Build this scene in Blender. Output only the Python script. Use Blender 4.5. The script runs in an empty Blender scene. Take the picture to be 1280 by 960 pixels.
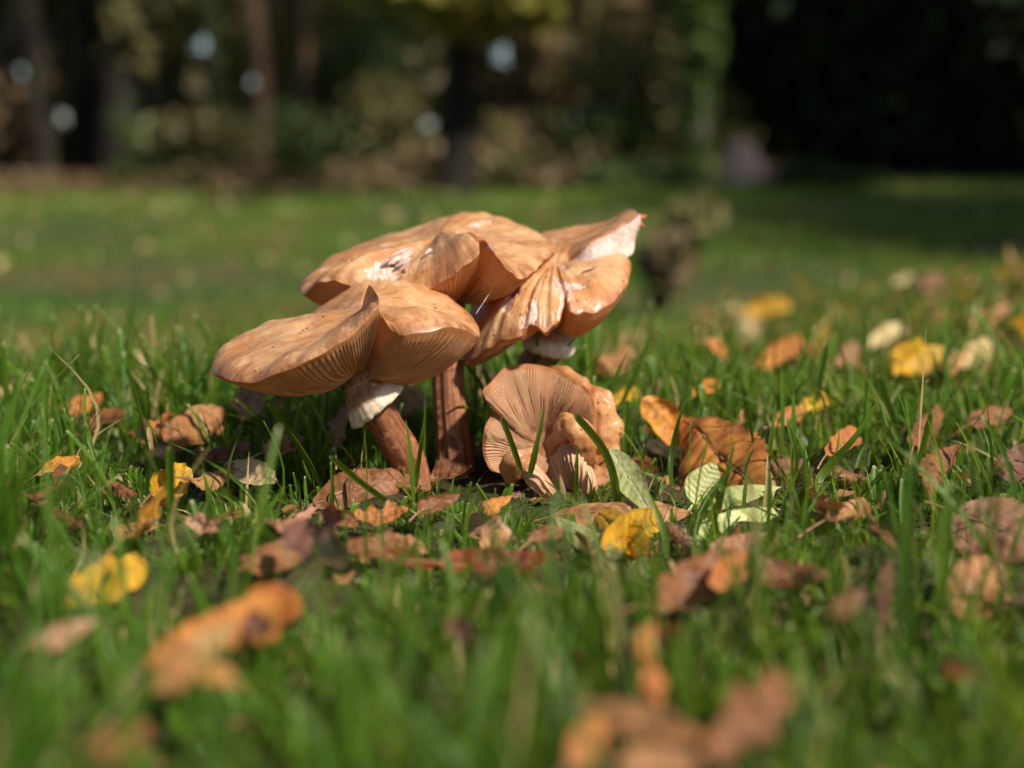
import bpy, math, random
import numpy as np
from mathutils import Vector, Matrix, noise
random.seed(7); rng = np.random.default_rng(7)
S = bpy.context.scene; COL = S.collection
PI = math.pi

# ------------------------------------------------------------------ camera
CAM = np.array([0.0, -0.54, 0.122]); PITCH = math.radians(8.5); FPX = 1778.0
cd = bpy.data.cameras.new('camera'); cam = bpy.data.objects.new('camera', cd); COL.objects.link(cam)
cam.location = CAM; cam.rotation_euler = (PI / 2 - PITCH, 0, 0)
cd.lens = 50; cd.sensor_width = 36; cd.clip_start = 0.01; cd.clip_end = 400
cd.dof.use_dof = True; cd.dof.focus_distance = 0.515; cd.dof.aperture_fstop = 5.6; cd.dof.aperture_blades = 0
S.camera = cam
# ------------------------------------------------------------------ light
SUN_EL, SUN_AZ = math.radians(43), math.radians(132)     # azimuth clockwise from +Y: right, a little to the camera side
W = bpy.data.worlds.new('World'); S.world = W; W.use_nodes = True
nt = W.node_tree; nt.nodes.clear()
sk = nt.nodes.new('ShaderNodeTexSky'); sk.sky_type = 'NISHITA'; sk.sun_disc = False
sk.sun_elevation = SUN_EL; sk.sun_rotation = SUN_AZ
bgn = nt.nodes.new('ShaderNodeBackground'); bgn.inputs[1].default_value = 0.062
wo = nt.nodes.new('ShaderNodeOutputWorld')
nt.links.new(sk.outputs[0], bgn.inputs[0]); nt.links.new(bgn.outputs[0], wo.inputs[0])
sl = bpy.data.lights.new('sun', 'SUN'); sl.energy = 4.3; sl.angle = math.radians(3); sl.color = (1, .92, .79)
so = bpy.data.objects.new('sun', sl); COL.objects.link(so)
sdir = Vector((math.sin(SUN_AZ) * math.cos(SUN_EL), math.cos(SUN_AZ) * math.cos(SUN_EL), math.sin(SUN_EL)))
so.rotation_euler = sdir.to_track_quat('Z', 'Y').to_euler()
S.view_settings.view_transform = 'Standard'; S.view_settings.look = 'None'
S.view_settings.exposure = 0.74; S.view_settings.gamma = 1
S.cycles.max_bounces = 8; S.cycles.transparent_max_bounces = 4

# ------------------------------------------------------------------ helpers
_f = np.array([0, math.cos(PITCH), -math.sin(PITCH)]); _u = np.array([0, math.sin(PITCH), math.cos(PITCH)])
def P(u, v, y):
    """a point of the place: seen at (u, v) in the photograph, standing y metres behind the mushrooms"""
    d = _f + np.array([1, 0, 0]) * (u - 640) / FPX - _u * (v - 480) / FPX
    return CAM + d * (y - CAM[1]) / d[1]
def proj(p):
    q = np.asarray(p) - CAM
    dep = q @ _f
    return 640 + FPX * q[..., 0] / dep, 480 - FPX * (q @ _u) / dep
def G(u, v, z=0.0):
    d = _f + np.array([1, 0, 0]) * (u - 640) / FPX - _u * (v - 480) / FPX
    p = CAM + d * ((z - CAM[2]) / d[2])
    for _ in range(60):
        g = terr(p[0], p[1]) + z
        if abs(p[2] - g) < 1e-4: break
        t = (g - p[2]) / d[2]
        p = p + d * t * 0.6
    return p
def sst(a, b, x):
    t = np.clip((x - a) / (b - a), 0, 1); return t * t * (3 - 2 * t)
def terr(x, y):
    x = np.asarray(x, float); y = np.asarray(y, float)
    left = sst(0.5, -0.4, x / np.maximum(y + .54, .3) * 1.0)
    dipL = sst(.18, 1.05, y) * sst(9, 1.6, y)
    dipR = sst(1.3, 2.9, y) * sst(7.0, 3.2, y)
    z = -0.30 * dipL * left - 0.25 * dipR * (1 - left)
    z = z + 0.10 * (1 - left) * sst(4, 9, y)
    z = z + (0.003 * np.sin(x * 31 + 1.3) * np.cos(y * 27) + 0.002 * np.sin(x * 67 + y * 51)) * sst(6, 2, y)
    z = z + 0.02 * np.sin(x * 1.9 + .5) * np.sin(y * 1.3) * sst(1, 3, y)
    return z - 0.11 * sst(5, 12, y)
def link(o, parent=None):
    COL.objects.link(o)
    if parent is not None: o.parent = parent
    return o
def tag(o, label=None, cat=None, group=None, kind=None):
    if label: o['label'] = label
    if cat: o['category'] = cat
    if group: o['group'] = group
    if kind: o['kind'] = kind
    return o
def empty(name, loc=(0, 0, 0)):
    o = bpy.data.objects.new(name, None); o.location = Vector(loc); o.empty_display_size = .01
    return link(o)
def rawmesh(name, V, F, mat, attrs=None, smooth=True):
    V = np.asarray(V, np.float32); F = np.asarray(F, np.int32)
    me = bpy.data.meshes.new(name); me.vertices.add(len(V)); me.vertices.foreach_set('co', V.ravel())
    k = F.shape[1]; me.loops.add(F.size); me.loops.foreach_set('vertex_index', F.ravel())
    me.polygons.add(len(F)); me.polygons.foreach_set('loop_start', np.arange(0, F.size, k, dtype=np.int32))
    me.polygons.foreach_set('loop_total', np.full(len(F), k, np.int32))
    me.polygons.foreach_set('use_smooth', np.full(len(F), smooth))
    for n, a in (attrs or {}).items():
        a = np.asarray(a, np.float32)
        if a.ndim == 1:
            at = me.attributes.new(n, 'FLOAT', 'POINT'); at.data.foreach_set('value', a)
        else:
            at = me.attributes.new(n, 'FLOAT_VECTOR', 'POINT'); at.data.foreach_set('vector', a.ravel())
    me.update(calc_edges=True); me.validate()
    me.materials.append(mat)
    return me
def mk(name, V, F, mat, parent=None, attrs=None, smooth=True):
    V = np.asarray(V, float)
    if parent is not None: V = V - np.array(parent.location)
    o = bpy.data.objects.new(name, rawmesh(name, V, F, mat, attrs, smooth))
    return link(o, parent)
def grid_faces(n, m, closed=False, flip=False):
    """n rows of m verts; closed wraps the columns"""
    i = np.arange(n - 1)[:, None]; j = np.arange(m if closed else m - 1)[None, :]; j2 = (j + 1) % m
    a, b, c, d = i * m + j, i * m + j2, (i + 1) * m + j2, (i + 1) * m + j
    F = np.stack([x.ravel() for x in np.broadcast_arrays(a, b, c, d)], 1)
    return F[:, ::-1] if flip else F
def cr(pts, n, closed=False):
    """Catmull-Rom through pts sampled at n parameters; pts (k, ...)"""
    p = np.asarray(pts, float); k = len(p)
    t = np.arange(n) / n * k if closed else np.linspace(0, k - 1, n)
    i = np.floor(t).astype(int)
    if not closed: i = np.minimum(i, k - 2)
    f = (t - i).reshape((-1,) + (1,) * (p.ndim - 1))
    def g(j): return p[j % k] if closed else p[np.clip(j, 0, k - 1)]
    a, b, c, d = g(i - 1), g(i), g(i + 1), g(i + 2)
    return b + .5 * f * (c - a + f * (2 * a - 5 * b + 4 * c - d + f * (3 * (b - c) + d - a)))
def nz(V, scale, amp, seed=0.0):
    V = np.asarray(V).reshape(-1, 3)
    return np.array([noise.noise(Vector((p[0] * scale + seed, p[1] * scale - seed, p[2] * scale + seed * .7))) for p in V]) * amp
def normals(Gd, closed=False):
    """per-vertex normals of a (n, m, 3) grid"""
    du = np.gradient(Gd, axis=0)
    dv = (np.roll(Gd, -1, 1) - np.roll(Gd, 1, 1)) / 2 if closed else np.gradient(Gd, axis=1)
    N = np.cross(dv, du); return N / np.maximum(np.linalg.norm(N, axis=2, keepdims=True), 1e-9)
def tube_grid(path, rad, n, m, fib=0.0, fibn=14, ell=1.0, seed=0.0):
    C = cr(path, n); R = cr(np.asarray(rad, float)[:, None], n)[:, 0]
    T = np.gradient(C, axis=0); T /= np.linalg.norm(T, axis=1, keepdims=True)
    up = np.array([0, 1, 0.0]) if abs(T[0, 1]) < .9 else np.array([1, 0, 0.0])
    a = np.linspace(0, 2 * PI, m, endpoint=False); out = np.zeros((n, m, 3))
    for i in range(n):
        B = np.cross(T[i], up); B /= np.linalg.norm(B); up = np.cross(B, T[i])
        r = R[i] * (1 + fib * (np.sin(fibn * a + seed + i * .02) * .5 + np.sin(fibn * 2.3 * a + seed * 2 + .04 * i) * .35 + np.sin(3 * a + seed) * .6))
        out[i] = C[i] + np.outer(np.cos(a) * r, B) + np.outer(np.sin(a) * r * ell, up)
    return out
def tube(name, path, rad, mat, parent=None, n=24, m=16, attrs=True, **k):
    lump = k.pop('lump', 0); lsc = k.pop('lsc', 120)
    g = tube_grid(path, rad, n, m, **k)
    if lump: g = g + normals(g, True) * (nz(g, lsc, lump, 3.3) + nz(g, lsc * 2.7, lump * .35, 8)).reshape(n, m)[..., None]
    V = g.reshape(-1, 3); F = grid_faces(n, m, True)
    s = np.repeat(np.linspace(0, 1, n), m)
    V = np.vstack([V, g[0].mean(0), g[-1].mean(0)]); s = np.append(s, [0, 1]); b = n * m
    j = np.arange(m); j2 = (j + 1) % m
    F = np.vstack([F, np.stack([j2, j, np.full(m, b), np.full(m, b)], 1)[:, [0, 1, 2, 2]], np.stack([(n - 1) * m + j, (n - 1) * m + j2, np.full(m, b + 1), np.full(m, b + 1)], 1)])
    Fq = F[:(n - 1) * m]
    me_o = bpy.data.objects.new(name, None)
    bpy.data.objects.remove(me_o)
    Vp = V - (np.array(parent.location) if parent is not None else 0)
    me = bpy.data.meshes.new(name)
    faces = [tuple(q) for q in Fq.tolist()] + [(int((x + 1) % m), int(x), b) for x in j] + [((n - 1) * m + int(x), (n - 1) * m + int((x + 1) % m), b + 1) for x in j]
    me.from_pydata(Vp.tolist(), [], faces); me.polygons.foreach_set('use_smooth', [True] * len(faces))
    at = me.attributes.new('rt', 'FLOAT_VECTOR', 'POINT')
    aa = np.tile(np.linspace(0, 1, m, endpoint=False), n); aa = np.append(aa, [0, 0])
    at.data.foreach_set('vector', np.stack([aa, s, s * 0], 1).astype(np.float32).ravel())
    me.materials.append(mat)
    return link(bpy.data.objects.new(name, me), parent)
def loft(name, rows, mat, parent=None, n=60, m=60, ridge=0.0, ridges=10, bump=0.0, seed=0.0, along=False, attrs=None, thick=0.0):
    """surface through rows of points (each row a list of (u, v, y))"""
    k = max(len(r) for r in rows)
    R = np.array([cr([P(*p) for p in r], 24) for r in rows])      # rows, 24, 3
    g = cr(R, n)                                                   # n, 24, 3
    g = cr(g.transpose(1, 0, 2), m).transpose(1, 0, 2)             # n, m, 3
    N = normals(g); tt = np.linspace(0, 1, m)[None, :] * np.ones((n, 1)); ss = np.linspace(0, 1, n)[:, None] * np.ones((1, m))
    if along: tt, ss = ss, tt
    w = np.sin(PI * np.clip(ss, 0, 1)) ** .3
    wp = nz(g, 70, 1.1, seed + 2).reshape(n, m) + nz(g, 170, .5, seed + 7).reshape(n, m)
    hs = np.abs(np.sin(PI * (ridges * tt + wp))) ** .7; h = ridge * (hs - .5) * w
    if bump: h = h + nz(g, 90, bump, seed).reshape(n, m)
    g = g + N * h[..., None]
    A = {'rt': np.stack([tt.ravel(), ss.ravel(), hs.ravel()], 1)}
    if thick:
        g2 = g - N * thick
        V = np.vstack([g.reshape(-1, 3), g2.reshape(-1, 3)]); F = np.vstack([grid_faces(n, m), grid_faces(n, m, flip=True) + n * m])
        e = []
        for i in range(n - 1):
            e += [(i * m, (i + 1) * m, (i + 1) * m + n * m, i * m + n * m), (i * m + m - 1, i * m + m - 1 + n * m, (i + 1) * m + m - 1 + n * m, (i + 1) * m + m - 1)]
        for j in range(m - 1):
            q = (n - 1) * m + j
            e += [(j, j + n * m, j + 1 + n * m, j + 1), (q, q + 1, q + 1 + n * m, q + n * m)]
        F = np.vstack([F, np.array(e)]); A = {'rt': np.tile(A['rt'], (2, 1))}
        return mk(name, V, F, mat, parent, A)
    return mk(name, g.reshape(-1, 3), grid_faces(n, m), mat, parent, A)

# ------------------------------------------------------------------ materials
class NT:
    def __init__(s, name):
        s.m = bpy.data.materials.new(name); s.m.use_nodes = True; s.t = s.m.node_tree; s.t.nodes.clear()
        s.out = s.n('ShaderNodeOutputMaterial')
    def n(s, ty, ins=None, **kw):
        x = s.t.nodes.new(ty)
        for k, v in kw.items(): setattr(x, k, v)
        for k, v in (ins or {}).items(): s.set(x.inputs[k], v)
        return x
    def set(s, sock, v):
        if isinstance(v, bpy.types.NodeSocket): s.t.links.new(v, sock)
        elif isinstance(v, tuple) and len(v) == 3 and sock.type == 'RGBA': sock.default_value = (*v, 1)
        else: sock.default_value = v
    def mix(s, f, a, b, mode='MIX'):
        x = s.n('ShaderNodeMix', data_type='RGBA', blend_type=mode); s.set(x.inputs[0], f); s.set(x.inputs[6], a); s.set(x.inputs[7], b); return x.outputs[2]
    def math(s, op, a, b=0.0, clamp=False):
        x = s.n('ShaderNodeMath', operation=op, use_clamp=clamp); s.set(x.inputs[0], a); s.set(x.inputs[1], b); return x.outputs[0]
    def noise(s, vec, scale, detail=3, rough=.55):
        return s.n('ShaderNodeTexNoise', {'Vector': vec, 'Scale': scale, 'Detail': detail, 'Roughness': rough}).outputs[0]
    def rng(s, x, a, b, c=0.0, d=1.0, smooth=True):
        m = s.n('ShaderNodeMapRange', {0: x, 1: a, 2: b, 3: c, 4: d}); m.interpolation_type = 'SMOOTHSTEP' if smooth else 'LINEAR'; return m.outputs[0]
    def attr(s, name, out=2):
        return s.n('ShaderNodeAttribute', attribute_name=name).outputs[out]
    def vec(s, v, scale):
        return s.n('ShaderNodeMapping', {'Vector': v, 'Scale': scale}).outputs[0]
    def surf(s, col, rough=.5, spec=.4, bump=None, bstr=.3, bdist=.001, trans=0.0, tcol=None, sheen=0, coat=0):
        ins = {'Base Color': col, 'Roughness': rough, 'Specular IOR Level': spec}
        p = s.n('ShaderNodeBsdfPrincipled', ins)
        if sheen: p.inputs['Sheen Weight'].default_value = sheen
        if coat: p.inputs['Coat Weight'].default_value = coat; p.inputs['Coat Roughness'].default_value = .25
        nrm = None
        if bump is not None:
            b = s.n('ShaderNodeBump', {'Height': bump, 'Strength': bstr, 'Distance': bdist}); nrm = b.outputs[0]; s.set(p.inputs['Normal'], nrm)
        o = p.outputs[0]
        if trans:
            t = s.n('ShaderNodeBsdfTranslucent', {'Color': tcol if tcol is not None else col})
            x = s.n('ShaderNodeMixShader', {0: trans}); s.t.links.new(o, x.inputs[1]); s.t.links.new(t.outputs[0], x.inputs[2]); o = x.outputs[0]
        s.t.links.new(o, s.out.inputs[0]); return s.m
def cap_material(name, c1, c2, edge=(.24, .08, .025), edge_at=.86):
    m = NT(name); pos = m.n('ShaderNodeNewGeometry').outputs['Position']; rt = m.attr('rt', 1)
    sep = m.n('ShaderNodeSeparateXYZ', {0: rt}); th, s_ = sep.outputs[0], sep.outputs[1]
    n1 = m.rng(m.noise(pos, 55, 6, .7), .38, .62); n2 = m.noise(m.vec(rt, (150, 3.6, 1)), 1.0, 5, .7); n3 = m.noise(pos, 520, 4, .65)
    c = m.mix(n1, c1, c2)
    c = m.mix(m.rng(n2, .46, .72, 0, .55), c, (.28, .10, .04))
    c = m.mix(m.rng(m.noise(pos, 85, 5, .7), .54, .70, 0, .55), c, (.82, .54, .38))
    c = m.mix(m.rng(m.noise(pos, 26, 3, .6), .52, .66, 0, .28), c, (.34, .13, .05))
    sp = m.n('ShaderNodeTexVoronoi', {'Vector': pos, 'Scale': 260.0}); 
    c = m.mix(m.math('MULTIPLY', m.rng(sp.outputs['Distance'], .12, .24, .9, 0), m.rng(m.noise(pos, 140, 2), .50, .58)), c, (.16, .055, .025))
    c = m.mix(m.math('MULTIPLY', m.rng(s_, edge_at, 1.0, 0, .8), m.rng(m.noise(pos, 160, 2), .3, .62)), c, edge)
    fl = m.attr('flesh')
    fc = m.mix(m.rng(m.noise(m.vec(pos, (900, 300, 250)), 1, 4, .7), .38, .62), (.80, .61, .52), (.55, .30, .22))
    c = m.mix(m.rng(fl, .35, .65), c, fc)
    c = m.mix(m.rng(m.attr('slit'), .4, .7), c, (.14, .06, .05))
    h = m.math('ADD', m.math('MULTIPLY', n2, .7), m.math('MULTIPLY', n3, .5))
    return m.surf(c, m.rng(n3, .3, .7, .38, .58), .5, h, .6, .0013, .20, (.95, .42, .13), coat=.25)
MAT = {}
MAT['cap'] = cap_material('cap_skin', (.50, .225, .078), (.72, .42, .20))
MAT['cap_orange'] = cap_material('cap_skin_orange', (.55, .24, .08), (.72, .43, .21), (.30, .09, .02))
MAT['roll'] = cap_material('cap_roll', (.66, .34, .13), (.52, .21, .065), (.30, .10, .03))
def gill_material(name, c_ridge, c_groove, tr=.30):
    m = NT(name); pos = m.n('ShaderNodeNewGeometry').outputs['Position']; rt = m.attr('rt', 1)
    sep = m.n('ShaderNodeSeparateXYZ', {0: rt})
    n1 = m.noise(pos, 130, 4); n2 = m.noise(m.vec(rt, (40, 2.2, 1)), 1, 4, .7)
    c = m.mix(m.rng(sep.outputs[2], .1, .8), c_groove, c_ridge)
    c = m.mix(m.rng(n1, .42, .68, 0, .5), c, (.62, .34, .19))
    c = m.mix(m.math('MULTIPLY', m.rng(sep.outputs[1], .55, .15), m.rng(m.noise(m.vec(rt, (55, 1.5, 1)), 1, 2), .45, .6, 0, .55)), c, (.74, .52, .34))
    c = m.mix(m.rng(n2, .5, .75, 0, .55), c, (.20, .07, .03))
    c = m.mix(m.rng(sep.outputs[1], .9, 1, 0, .6), c, (.42, .17, .06))
    return m.surf(c, .6, .3, m.noise(pos, 700, 2), .25, .0006, tr, (1.0, .50, .19))
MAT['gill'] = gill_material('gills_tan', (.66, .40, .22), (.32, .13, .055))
MAT['gill_brown_shade'] = gill_material('gills_brown_shade', (.46, .25, .13), (.27, .115, .05), .12)  # shadow under the leaning cap is put into this darker gill colour
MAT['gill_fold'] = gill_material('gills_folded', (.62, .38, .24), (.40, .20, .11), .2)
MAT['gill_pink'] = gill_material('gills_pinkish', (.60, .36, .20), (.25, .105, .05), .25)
def simple(name, c1, c2, sc=60, rough=.55, spec=.4, stretch=None, c3=None, bstr=.4, bd=.0008, trans=0, tcol=None, coat=0):
    m = NT(name); pos = m.n('ShaderNodeNewGeometry').outputs['Position']
    v = m.vec(m.attr('rt', 1), stretch) if stretch else pos
    n1 = m.noise(v, 1.0 if stretch else sc, 5, .65); n2 = m.noise(pos, sc * 4, 4)
    c = m.mix(m.rng(n1, .36, .64), c1, c2)
    if c3: c = m.mix(m.rng(n2, .52, .68, 0, .8), c, c3)
    return m.surf(c, rough, spec, m.math('ADD', n1, n2), bstr, bd, trans, tcol, coat=coat)
MAT['stem'] = simple('stem_fibrous', (.29, .112, .048), (.12, .042, .018), 60, .6, .3, (17, 1.8, 1), (.38, .17, .085), .45, .0008)
m = NT('ring_white'); pos = m.n('ShaderNodeNewGeometry').outputs['Position']; ry = m.n('ShaderNodeSeparateXYZ', {0: m.attr('rt', 1)}).outputs[1]
rn = m.noise(m.vec(m.attr('rt', 1), (60, 3, 1)), 1, 4, .7)
c = m.mix(m.rng(m.noise(pos, 300, 4), .35, .65), (.80, .70, .55), (.66, .52, .37))
c = m.mix(m.rng(m.math('ADD', ry, m.math('MULTIPLY', rn, .30)), .58, .80), (.36, .18, .10), c)
MAT['ring'] = m.surf(c, .75, .2, rn, .4, .0006, .2, (.85, .62, .4))
MAT['ring_top'] = simple('ring_brown', (.34, .17, .10), (.20, .09, .05), 200, .8, .2, None, (.55, .36, .25), .7, .001)
MAT['flesh'] = simple('torn_flesh', (.68, .53, .47), (.54, .36, .29), 190, .6, .4, None, (.76, .67, .62), .6, .001, .15, (.8, .5, .35))
MAT['silk'] = simple('silk', (.8, .8, .8), (.7, .7, .7))
MAT['twig'] = simple('twig', (.16, .08, .05), (.30, .18, .12), 300)
MAT['bud'] = simple('bud_scale', (.36, .08, .03), (.50, .16, .06), 300)

# ------------------------------------------------------------------ caps
def inpoly(u, v, poly):
    r = np.zeros(u.shape, bool); n = len(poly)
    for i in range(n):
        x1, y1 = poly[i]; x2, y2 = poly[(i + 1) % n]
        c = ((y1 > v) != (y2 > v)) & (u < (x2 - x1) * (v - y1) / (y2 - y1 + 1e-9) + x1)
        r ^= c
    return r
def make_cap(root, rim, ct, cb, N, btop=.002, bbot=-.003, ngill=95, nth=720, nr=64, cut=(), slits=(), skin='cap', gill='gill',
             gh=.0013, seed=0.0, lump=.0011, hub=.13, edge_t=.0008, wav=.0005, gmul=None, pleat=.0012):
    """a cap as two sheets that meet in a rounded rim: the skin above, the gills below"""
    N = np.array(N, float); N /= np.linalg.norm(N); k = len(rim)
    R = cr([P(*p[:3]) for p in rim], nth, True); Ct, Cb = P(*ct), P(*cb)
    th = np.arange(nth) / nth * k
    def arr(b): return cr(np.array([b] * k if np.isscalar(b) else b, float)[:, None], nth, True)[:, 0]
    bt, bb = arr(btop), arr(bbot)
    wv = sum(wav * np.sin(th * f + p + seed) for f, p in ((7.3, 0), (4.1, 2), (2.7, 4))) * .5
    R = R + np.outer(wv, N)
    s = 1 - (1 - np.linspace(0, 1, nr)) ** 1.7          # denser at the rim
    s2, b1 = s[:, None, None], (4 * s * (1 - s))[:, None, None]
    rnd = edge_t * np.sqrt(np.clip(1 - s ** 14, 0, 1))[:, None, None]
    top = Ct + (R - Ct)[None] * s2 + N * bt[None, :, None] * b1 + N * rnd
    top = top + N * ((s ** 3 * (1 - s ** 8))[:, None, None] * .004)      # the margin turns down
    V = top.reshape(-1, 3)
    dn = (nz(V, 55, lump * 1.6, seed) + nz(V, 150, lump * .6, seed + 9)).reshape(nr, nth)
    dn *= (1 - .7 * s ** 6)[:, None]
    uu, vv = proj(top); jit = nz(V, 520, 5.0, seed).reshape(nr, nth); jit2 = nz(V, 380, 3.0, seed + 5).reshape(nr, nth)
    fl = np.zeros(uu.shape); sl_ = np.zeros(uu.shape)
    for poly in cut: fl = np.maximum(fl, inpoly(uu + jit, vv + jit2, poly) * 1.0)
    for poly in slits: sl_ = np.maximum(sl_, inpoly(uu + jit * .5, vv + jit2 * .5, poly) * 1.0)
    if len(cut):
        for _ in range(2): fl = (fl + np.roll(fl, 1, 1) + np.roll(fl, -1, 1)) / 3
    top = top + N * (dn - fl * .0008 - sl_ * .001)[..., None]
    A = {'rt': np.stack([np.broadcast_to(th / k, uu.shape).ravel(), np.broadcast_to(s[:, None], uu.shape).ravel(), uu.ravel() * 0], 1),
         'flesh': fl.ravel(), 'slit': sl_.ravel()}
    cap = mk('cap', top.reshape(-1, 3), grid_faces(nr, nth, True), MAT[skin], root, A)
    # gills: long ones with shorter ones between, as ridges of the lower sheet
    tg = (th / k * ngill * 2 + .5 * np.sin(th / k * 2 * PI * 9 + seed) + .3 * np.sin(th / k * 2 * PI * 17 + seed))[None] + (.5 * np.sin(s * 7 + seed))[:, None] * np.sin(th / k * 2 * PI * 5 + seed)[None]
    g0 = np.abs(((tg / 2) % 1) - .5) * 2; g1 = np.abs((((tg + 1) / 2) % 1) - .5) * 2
    prof = lambda x: 1 - np.clip((1 - x) / .52, 0, 1)
    inner = .45 + .2 * np.sin(th / k * 2 * PI * 23 + seed)
    wlong = sst(hub * .7, hub + .15, s)[:, None] * sst(1.0, .93, s)[:, None]
    wshort = sst(0, .18, s[:, None] - inner[None]) * sst(1.0, .93, s)[:, None]
    hh = np.maximum(prof(g0) * wlong, prof(g1) * wshort)
    bot = Cb + (R - Cb)[None] * s2 + N * bb[None, :, None] * b1 - N * rnd * .6
    pq = nz(bot.reshape(-1, 3)[::1], 60, pleat, seed + 3).reshape(nr, nth) * (1 - s ** 4)[:, None]
    gm = 1.0 if gmul is None else arr(gmul)[None]
    bot = bot + N * (pq - hh * gh * gm)[..., None]
    A = {'rt': np.stack([np.broadcast_to(th / k, hh.shape).ravel(), np.broadcast_to(s[:, None], hh.shape).ravel(), hh.ravel()], 1)}
    gl = mk('gills', bot.reshape(-1, 3), grid_faces(nr, nth, True, True), MAT[gill], root, A)
    gl['kind'] = 'stuff'
    return cap, gl
def ring_skirt(root, c0, r0, c1, r1, axis, split=.45, roll=.0012, seed=0, flare=None, lean=(0, 0, 0)):
    """the veil left round the stem: brown above, white and ragged below"""
    c0, c1 = P(*c0), P(*c1); A = np.array(axis, float); A /= np.linalg.norm(A)
    X = np.cross(A, [0, 1, 0.]); X /= np.linalg.norm(X); Y = np.cross(X, A)
    m, n = 120, 34; a = np.linspace(0, 2 * PI, m, endpoint=False); g = np.zeros((n, m, 3))
    for i, t in enumerate(np.linspace(0, 1.18, n)):
        tt = min(t, 1); c = c0 + (c1 - c0) * tt; r = r0 + (r1 - r0) * tt ** 1.2
        if t > 1: q = (t - 1) / .18 * PI; r = r1 - roll * (1 - math.cos(q)) * .8; c = c1 + A * (-math.sin(q) * roll)
        rr = r * (1 + (.03 * np.sin(3 * a + seed) + .012 * np.sin(11 * a + seed * 2) + .008 * np.sin(23 * a)) * tt)
        hz = (.0006 * np.sin(2 * a + seed * 3) + .0002 * np.sin(13 * a + seed)) * tt ** 2
        g[i] = c + np.outer(np.cos(a) * rr, X) + np.outer(np.sin(a) * rr, Y) + np.outer(hz, A)
    g += normals(g, True) * nz(g, 260, .0003, seed).reshape(n, m)[..., None]
    k = int(n * split)
    rt = np.stack([np.tile(a / 6.28, n), np.repeat(np.linspace(0, 1, n), m), np.zeros(n * m)], 1)
    ro = mk('ring', g[k - 1:].reshape(-1, 3), grid_faces(n - k + 1, m, True), MAT['ring'], root, {'rt': rt[(k - 1) * m:]})
    rb = mk('ring_cuff', g[:k].reshape(-1, 3), grid_faces(k, m, True), MAT['ring_top'], ro if False else root, {'rt': rt[:k * m]})
    return ro

# --- mushroom A: front left, leaning
ra = empty('mushroom', P(520, 602, -.002)); tag(ra, 'leaning front mushroom with broad tilted cap and white ring on its stem, leftmost', 'mushroom', 'mushrooms in the clump')
rimA = [(265,462,-.022),(276,473,-.038),(310,477,-.050),(359,464,-.058),(406,441,-.060),(444,415,-.058),(466,392,-.056),(474,375,-.053),
        (467,365,-.048),(471,372,-.043),(477,398,-.043),(491,413,-.047),(512,419,-.050),(560,410,-.044),(587,415,-.030),(599,422,-.012),(596,403,.002),(574,382,.012),
        (548,366,.016),(516,357,.018),(484,357,.018),(454,361,.018),(406,388,.014),(371,411,.010),(329,418,.004),(286,430,-.006),(268,446,-.014)]
bA = [-.002,-.004,-.005,-.004,-.003,-.003,-.004,-.005,-.006,-.005,-.005,-.005,-.006,-.007,-.008,-.008,-.007,-.005,-.004,-.004,-.003,-.003,-.003,-.003,-.003,-.003,-.003]
tA = [.001]*6 + [.001,.001,.002,.003,.003,.001,.003,.004,.004,.004] + [.002]*11
make_cap(ra, rimA, (452,390,-.020), (444,468,-.024), (-.18, -.05, 1), tA, bA, 96, seed=1.0, gill='gill_brown_shade', gh=.0009, cut=[])
tube('stem', [P(445,462,-.024), P(456,488,-.022), P(474,517,-.017), P(494,551,-.010), P(508,582,-.004), P(516,625,.0)],
     [.0068,.0064,.0062,.0066,.0078,.0085], MAT['stem'], ra, 60, 48, fib=.028, seed=2, lump=.0006)
ring_skirt(ra, (445,472,-.0235), .0066, (470,504,-.020), .0122, (-.62, -.16, .78), .45, roll=.0016, seed=1.7)
# --- mushroom B: top centre
rb = empty('mushroom', P(570, 602, .022)); tag(rb, 'tallest mushroom, with wide wavy scarred cap above the two others and straight brown stem', 'mushroom', 'mushrooms in the clump')
rimB = [(373,361,.045),(380,367,.032),(394,357,.022),(415,350,.018),(438,358,.016),(456,371,.014),(482,374,.012),(512,368,.010),
        (545,357,.008),(575,337,.004),(598,319,.004),(599,301,.010),(611,306,.010),(622,324,.004),(636,340,.0),(651,347,.002),(665,342,.010),(675,331,.020),
        (683,322,.03),(695,315,.045),(690,306,.062),(667,290,.085),(642,281,.095),(610,273,.10),(575,275,.10),(537,286,.10),(492,300,.098),(448,310,.090),(406,331,.075),(385,346,.060)]
bB = [-.003,-.006,-.009,-.010,-.008,-.005,-.004] + [-.003]*10 + [-.003]*13
tB = [.002,.003,.004,.004,.003,.002,.002,.003,.006,.007,.006,.001,.001,.001,.002,.003,.003,.003,.003,.002,.002,.002,.003,.003,.003,.002,.002,.002,.002,.002]
scar = [(484,322),(496,316),(520,309),(518,316),(512,322),(513,338),(509,345),(510,331),(500,336),(497,350),(491,360),(480,356),(474,340),(470,330)]
scar = [scar, [(532,316),(540,311),(543,315),(536,319)], [(600,302),(612,304),(618,314),(610,312)], [(584,281),(615,276),(612,279),(586,284)], [(452,337),(476,332),(478,345),(462,350)]]
make_cap(rb, rimB, (545,304,.05), (566,376,.045), (-.04, -.06, 1), tB, bB, 92, seed=4.0, cut=scar,
         slits=[[(494,321),(514,312),(512,318),(498,327)], [(486,325),(492,323),(494,331),(487,333)], [(500,338),(505,335),(506,342),(501,342)]], lump=.0011)
tube('stem', [P(563,372,.045), P(562,420,.040), P(561,470,.034), P(565,530,.028), P(570,575,.024), P(573,625,.022)],
     [.0062,.0060,.0062,.0066,.0076,.0085], MAT['stem'], rb, 60, 56, fib=.10, fibn=9, seed=5)
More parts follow.
